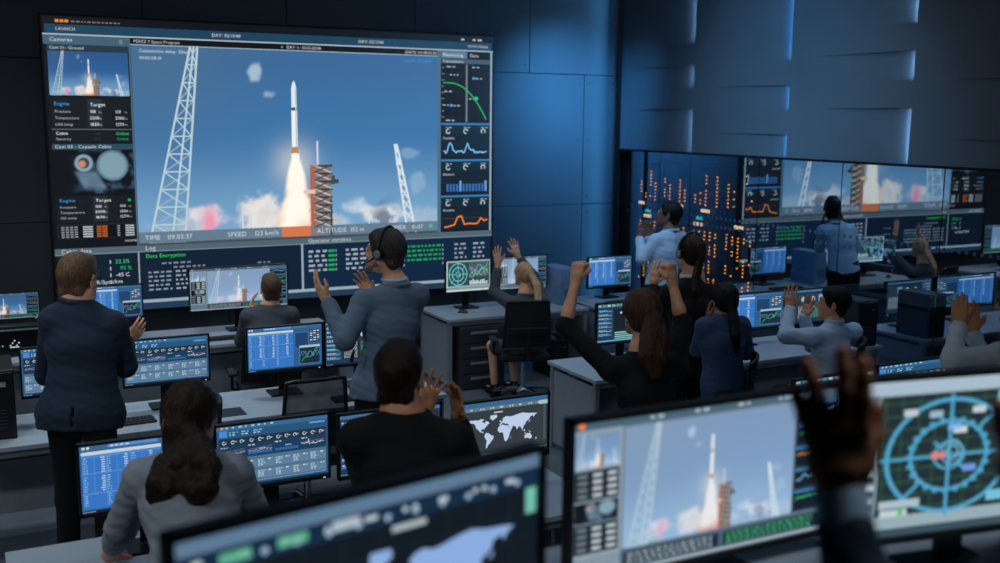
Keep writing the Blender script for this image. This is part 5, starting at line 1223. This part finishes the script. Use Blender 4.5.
# seated at the wide monitor
J = dict(head=P(271, 289, 8.92), neck=P(270, 306, 8.90), chest=P(268, 330, 8.88), pelvis=P(268, 380, 8.85), shL=P(249, 317, 8.84), shR=P(290, 315, 8.95), elL=P(242, 340, 8.95), wrL=P(251, 312, 9.08), elR=P(297, 342, 9.05), wrR=P(290, 330, 9.25),
         face=FW * .8 - XR * .3 + UPZ * .1, hs=1.05, handL=OPEN(UPZ + XR * .1, XR + FW * .3, spread=.16, thumb=.7), handR=OPEN(FW + UPZ * .3, -XR))
legs(J, 'sit', V3(.1, 1, 0))
sit_chair('office chair under the seated person in charcoal jacket', J, -6)
person('seated person in charcoal jacket at the ultrawide monitor, one hand raised', J, SK_FAIR, [('jacket', C_CHAR, jacket(.020, .08, 1.0, vent=False), .012, .0022), ('trousers', C_TROU, trousers(.02), .014, .003), ('hair', hairm('brown', (96, 72, 54)), hair_short(.014), .007, .002)] + shoe_parts(), .007, 1.0)

# leaning on the near desk, long tail of hair
J = dict(head=P(192, 416, 4.30), neck=P(190, 452, 4.18), chest=P(190, 505, 4.10), pelvis=P(205, 610, 3.86), shL=P(143, 478, 4.14), shR=P(234, 474, 4.18), elL=P(121, 528, 4.28), wrL=P(110, 556, 4.60), elR=P(262, 530, 4.40), wrR=P(272, 548, 4.72),
         face=FW * .95 + XR * .18 - UPZ * .05, up=UPZ + FW * .1, hs=1.12, handL=OPEN(FW * .9 - UPZ * .25 - XR * .2, -UPZ, curl=(.1, .1, .1)), handR=OPEN(FW * .9 - UPZ * .2, -UPZ, curl=(.1, .1, .1)))
legs(J, 'stand', FW)
tail = [(-.005, -.115, -.01), P(181, 450, 4.16), P(172, 468, 4.04), P(160, 488, 3.99), P(150, 498, 3.99)]
tail2 = [(.01, -.112, -.02), P(196, 455, 4.14), P(200, 472, 4.02), P(201, 490, 3.97), P(200, 500, 3.96)]
def hair4(g, J, W, A, s):
    k = hair_tied(tail, (.036, .050, .052, .040, .018))(g, J, W, A, s); hair_tied(tail2, (.040, .058, .062, .046, .018))(g, J, W, A, s)
    g.cap(P(188, 458, 4.10), P(182, 488, 4.0), .04, .03, .02); return k
person('woman with long dark ponytail and grey shirt leaning on the near desk', J, SK_TAN, [('shirt', C_GREYS, shirt(.020, .04, .52, r_end=.042), .008, .0035), ('trousers', C_TROU, trousers(.02), .014, .003), ('hair', hairm('dark_brown', (48, 33, 27)), hair4, .006, .004), ('hair_tie', mat('hair_tie_pearl', (120, 116, 108), .4, bump=.6, bscale=150), lambda g, J, W, A, s: [g.cap(W(-.02 + .02 * math.cos(a), -.125, -.005 + .028 * math.sin(a)), W(-.02 + .02 * math.cos(a + .8), -.125, -.005 + .028 * math.sin(a + .8)), .010 * s, None, .003) for a in np.arange(0, 6.2, .8)] and None, .005, 0.)] + shoe_parts(), .006, 1.03, face=True)

# black suit, back to us, clapping
J = dict(head=P(399, 376, 4.02), neck=P(403, 415, 3.99), chest=P(406, 470, 3.97), pelvis=P(407, 590, 3.97), shL=P(360, 440, 3.93), shR=P(452, 442, 4.03), elL=P(372, 495, 4.25), wrL=P(425, 411, 4.36), elR=P(474, 486, 4.14), wrR=P(458, 424, 4.30),
         face=FW * .98 + XR * .1 + UPZ * .05, hs=1.06, hands=1.0, handL=OPEN(UPZ * .9 + XR * .22, XR * .5 - FW * .8, curl=(.1, .12, .1), spread=.30, thumb=.5), handR=OPEN(UPZ + -XR * .04, -XR * .75 - FW * .55, curl=(.16, .2, .18), spread=.08, thumb=.45))
legs(J, 'stand', FW, 1.05)
person('clapping man in black suit seen from behind, near the world map monitor', J, SK_TAN, [('jacket', C_BLACK, jacket(.022, .10, 1.05), .009, .0022), ('trousers', C_TROU, trousers(.02), .014, .003), ('hair', hairm('near_black', (44, 31, 26)), hair_short(.013), .006, .003)] + shoe_parts(), .005, 1.05)

# blonde, seated, arms up
J = dict(head=P(523, 274, 10.30), neck=P(526, 294, 10.26), chest=P(525, 320, 10.24), pelvis=P(524, 347, 10.20), shL=P(511, 304, 10.22), shR=P(543, 303, 10.36), elL=P(494, 292, 10.34), wrL=P(498, 264, 10.36), elR=P(534, 277, 10.62), wrR=P(517, 255, 10.58),
         face=-XR * .6 + FW * .8 + UPZ * .02, hs=1.0, handL=OPEN(UPZ - XR * .12, FW + XR * .5, curl=(.1, .12, .1), spread=.14), handR=OPEN(UPZ * .95 - XR * .25, FW - XR * .4, curl=(.1, .1, .1), spread=.16))
legs(J, 'sit', -XR * .55 + FW * .8, .95, reach=.40)
sit_chair('black office chair with chrome star base under the blonde woman', J, -18)
person('seated blonde woman in grey with both arms raised', J, SK_LIGHT, [('jacket', C_DRESS, jacket(.016, .06, 1.0, vent=False, cuff=.75), .010, .0022), ('skirt', C_DRESS, lambda g, J, W, A, s: [g.cap(J['hip' + q] + UPZ * .03, J['hip' + q] * .2 + J['kn' + q] * .8, .095 * s, .08 * s, .05) for q in 'LR'] and None, .012, .003), ('hair', hairm('blonde', (206, 160, 120)), hair_tied([(0, -.12, .02), P(537, 285, 10.16), P(538, 300, 10.10), P(538, 318, 10.08)], (.028, .034, .030, .012), .010), .006, .003)] + shoe_parts(), .006, .97)

# black top, both fists up
J = dict(head=P(640, 314, 6.40), neck=P(643, 348, 6.36), chest=P(645, 392, 6.34), pelvis=P(648, 470, 6.32), shL=P(611, 370, 6.32), shR=P(676, 367, 6.42), elL=P(565, 326, 6.42), wrL=P(576, 280, 6.46), elR=P(682, 322, 6.56), wrR=P(672, 281, 6.56),
         face=FW * .93 - XR * .38 + UPZ * .04, hs=1.14, hands=1.16, handL=('fist', UPZ + XR * .12, XR * .55 + FW * .6), handR=('fist', UPZ - XR * .12, -XR * .6 + FW * .6))
legs(J, 'stand', FW, 1.02)
hm7 = hairm('warm_brown', (74, 50, 36))
person('woman in black top with both fists raised, brown ponytail', J, SK_FAIR, [('top', C_KNIT, shirt(.014, .06, .06, collar=False, r_end=.044), .009, .0022), ('trousers', C_TROU, trousers(.015), .014, .003), ('hair', hm7, hair_tied([(.012, -.125, -.012), P(655, 338, 6.22), P(652, 356, 6.18), P(655, 376, 6.17)], (.046, .064, .058, .022), .022), .006, .005), ('hair_clip', mat('gold_clip', (150, 110, 70), .35, .8), lambda g, J, W, A, s: [g.cap(W(.0, -.135, .0), W(.035, -.128, .012), .007, .005, .003), g.cap(W(.0, -.135, .0), W(.028, -.130, -.02), .006, .004, .003)] and None, .005, 0.)] + shoe_parts(), .006, 1.03)

# pale shirt, standing by the glass
J = dict(head=P(669, 215, 10.80), neck=P(670, 232, 10.78), chest=P(665, 252, 10.76), pelvis=P(661, 285, 10.76), shL=P(656, 241, 10.68), shR=P(681, 239, 10.88), elL=P(642, 259, 10.66), wrL=P(640, 239, 10.82), elR=P(662, 258, 11.0), wrR=P(648, 238, 11.0),
         face=-XR * .9 + FW * .35 + UPZ * .2, hs=1.08, hands=1.1, handL=OPEN(UPZ + XR * .08, XR * .6 + FW * .7, curl=(.12, .16, .1), spread=.08), handR=OPEN(UPZ - XR * .05, -FW * .7 - XR * .2, curl=(.12, .16, .1), spread=.08))
legs(J, 'stand', -XR * .6 + FW * .8)
person('standing man in pale blue shirt clapping in front of the server racks', J, SK_DARK, [('shirt', C_PALE, shirt(.016, .02, .95), .010, .0028), ('trousers', C_TROU, trousers(.02), .014, .003), ('hair', hairm('black', (14, 12, 12)), hair_short(.010), .007, .001)] + shoe_parts(), .007, 1.04)

# dark suit, headset, tail of reddish hair
J = dict(head=P(690, 253, 8.25), neck=P(690, 279, 8.23), chest=P(690, 310, 8.21), pelvis=P(688, 365, 8.21), shL=P(670, 293, 8.15), shR=P(710, 293, 8.31), elL=P(655, 316, 8.27), wrL=P(653, 285, 8.39), elR=P(716, 318, 8.49), wrR=P(702, 288, 8.59),
         face=FW * .85 - XR * .45, hs=1.12, hands=1.12, handL=OPEN(UPZ + XR * .12, XR * .6 + FW * .6, curl=(.1, .14, .1), spread=.1), handR=OPEN(UPZ, -XR * .6 + FW * .3, curl=(.1, .14, .1), spread=.06))
legs(J, 'stand', FW - XR * .3)
t, W, A, b = person('woman in black suit and headset clapping behind the raised fist', J, SK_FAIR, [('jacket', C_BLACK, jacket(.018, .10, 1.05, cuff=.88), .010, .0022), ('shirt_collar', C_WHITE, lambda g, J, W, A, s: [g.cap(J['neck'] + UPZ * .028 + (XR * math.cos(a) + FW * math.sin(a)) * .066 * s, J['neck'] + UPZ * .028 + (XR * math.cos(a + .5) + FW * math.sin(a + .5)) * .066 * s, .014 * s, None, .008) for a in np.arange(0, 6.28, .45)] and None, .008, 0.), ('shirt_cuff', C_WHITE, lambda g, J, W, A, s: g.cap(J['elL'] * .12 + J['wrL'] * .88, J['elL'] * .04 + J['wrL'] * .96, .036 * s, None) and None, .007, 0.), ('trousers', C_TROU, trousers(.018), .014, .003), ('hair', hairm('dark_auburn', (42, 26, 22)), hair_tied([(0, -.12, -.015), P(696, 278, 8.09), P(695, 292, 8.05), P(694, 308, 8.05)], (.022, .026, .024, .010), .012), .006, .003)] + shoe_parts(), .006, 1.03)
headset(t, W, b, s=1.2, mic=False)

# dark blue shirt, seated
J = dict(head=P(724, 300, 7.85), neck=P(723, 318, 7.83), chest=P(722, 343, 7.81), pelvis=P(724, 408, 7.79), shL=P(705, 327, 7.77), shR=P(741, 326, 7.87), elL=P(698, 350, 7.90), wrL=P(708, 322, 8.07), elR=P(746, 352, 8.01), wrR=P(738, 330, 8.20),
         face=FW * .92 - XR * .25 - UPZ * .02, hs=1.06, handL=OPEN(UPZ + FW * .4, XR), handR=OPEN(UPZ + FW * .4, -XR))
legs(J, 'sit', V3(-.6, .8, 0))
sit_chair('black office chair under the woman in the dark blue shirt', J, 48)
person('seated woman in dark blue shirt with black ponytail, back turned', J, SK_BROWN, [('shirt', C_BLUES, shirt(.018, .06), .010, .0028), ('trousers', C_TROU, trousers(.018), .014, .003), ('hair', hairm('black', (14, 12, 12)), hair_tied([(0, -.118, -.02), P(734, 320, 7.69), P(736, 336, 7.65), P(737, 352, 7.65)], (.028, .032, .030, .012), .014), .007, .003)] + shoe_parts(), .007, 1.0)

# pale shirt, seated, hands up
J = dict(head=P(833, 304, 8.42), neck=P(834, 324, 8.42), chest=P(831, 352, 8.42), pelvis=P(832, 400, 8.42), shL=P(811, 337, 8.28), shR=P(853, 332, 8.56), elL=P(786, 336, 8.32), wrL=P(790, 309, 8.50), elR=P(812, 345, 8.72), wrR=P(804, 317, 8.74),
         face=-XR * .93 + FW * .35 + UPZ * .10, hs=1.06, hands=1.12, handL=OPEN(UPZ - XR * .05, XR * .5 + FW * .75, curl=(.1, .14, .1), spread=.14), handR=OPEN(UPZ * .9 + XR * .25, -XR * .6 - FW * .4, curl=(.12, .14, .1), spread=.06))
legs(J, 'sit', -XR * .5 + FW * .8)
sit_chair('black office chair under the seated man in pale shirt', J, 42)
person('seated man in pale shirt clapping with raised hands before the tower', J, SK_TAN, [('shirt', C_PALE, shirt(.018, .06), .009, .0028), ('trousers', C_TROU, trousers(.02), .014, .003), ('hair', hairm('black', (14, 12, 12)), hair_short(.016), .006, .002)] + shoe_parts(), .006, 1.02)

# white shirt and glasses at the edge
J = dict(head=P(1019, 303, 6.42), neck=P(1024, 334, 6.42), chest=P(1022, 378, 6.40), pelvis=P(1024, 450, 6.40), shL=P(998, 356, 6.24), shR=P(1048, 352, 6.58), elL=P(952, 360, 6.16), wrL=P(959, 326, 6.34), elR=P(992, 378, 6.72), wrR=P(972, 332, 6.52),
         face=-XR * .95 + FW * .25, hs=1.04, hands=1.1, handL=OPEN(UPZ * .95 - XR * .05, XR * .4 + FW * .8, curl=(.12, .14, .1), spread=.015, thumb=.2, fat=1.1), handR=OPEN(UPZ - XR * .1, -FW * .8 - XR * .3, curl=(.12, .14, .1), spread=.015, thumb=.3, fat=1.1))
legs(J, 'stand', -XR * .8 + FW * .5)
t, W, A, b = person('clapping man in white shirt and black glasses in front of the glass wall', J, SK_TAN, [('shirt', C_WHITE, shirt(.020, .02), .009, .0035), ('trousers', C_TROU, trousers(.02), .014, .003), ('hair', hairm('black', (14, 12, 12)), hair_short(.012), .007, .002), ('wristband', M_BLACK, lambda g, J, W, A, s: g.cap(J['wrR'] - nrm(J['wrR'] - J['elR']) * .012, J['wrR'] - nrm(J['wrR'] - J['elR']) * .004, .034, None) and None, .006, 0.)] + shoe_parts(), .006, 1.03)
glasses(t, W, b)

# the clapping hands right in front of us, on the tier
J = dict(head=P(1290, 150, 1.30), neck=P(1290, 330, 1.28), chest=P(1290, 520, 1.28), pelvis=P(1290, 900, 1.28), shL=P(1135, 500, 1.22), shR=P(1440, 420, 1.36), elL=P(880, 715, 1.32), wrL=P(840, 492, 1.40), elR=P(1195, 610, 1.46), wrR=P(1016, 462, 1.48),
         face=-XR * .3 + FW, hs=1.0, hands=1.06, handL=OPEN(UPZ * 1. - XR * .12, XR * .1 + FW * .9 - UPZ * .1, curl=(.06, .10, .08), spread=(.12, .06, -.20, -.25), thumb=.1, fat=1.3), handR=OPEN(UPZ * .95 - XR * .05, -XR * .8 + FW * .4, curl=(.1, .14, .1), spread=.08, thumb=.3))
legs(J, 'stand', FW, floor=TIER)
person('person on the rear tier whose dark-sleeved hands clap before the radar monitor', J, skin('warm_brown', (196, 132, 100)), [('jacket', C_NAVY, jacket(.012, .1, 1.05, cuff=.80, r_end=.033), .008, .003), *[('shirt_cuff', C_PALE, (lambda q: lambda g, J, W, A, s: g.cap(J['el' + q] * .26 + J['wr' + q] * .74, J['el' + q] * .02 + J['wr' + q] * .98, .038 * s, .036 * s) and None)(q), .005, 0.) for q in 'LR'], ('trousers', C_TROU, trousers(.02), .014, .003), ('hair', hairm('black', (14, 12, 12)), hair_short(.012), .007, .002)] + shoe_parts(), .004, 1.0, base_z=TIER)
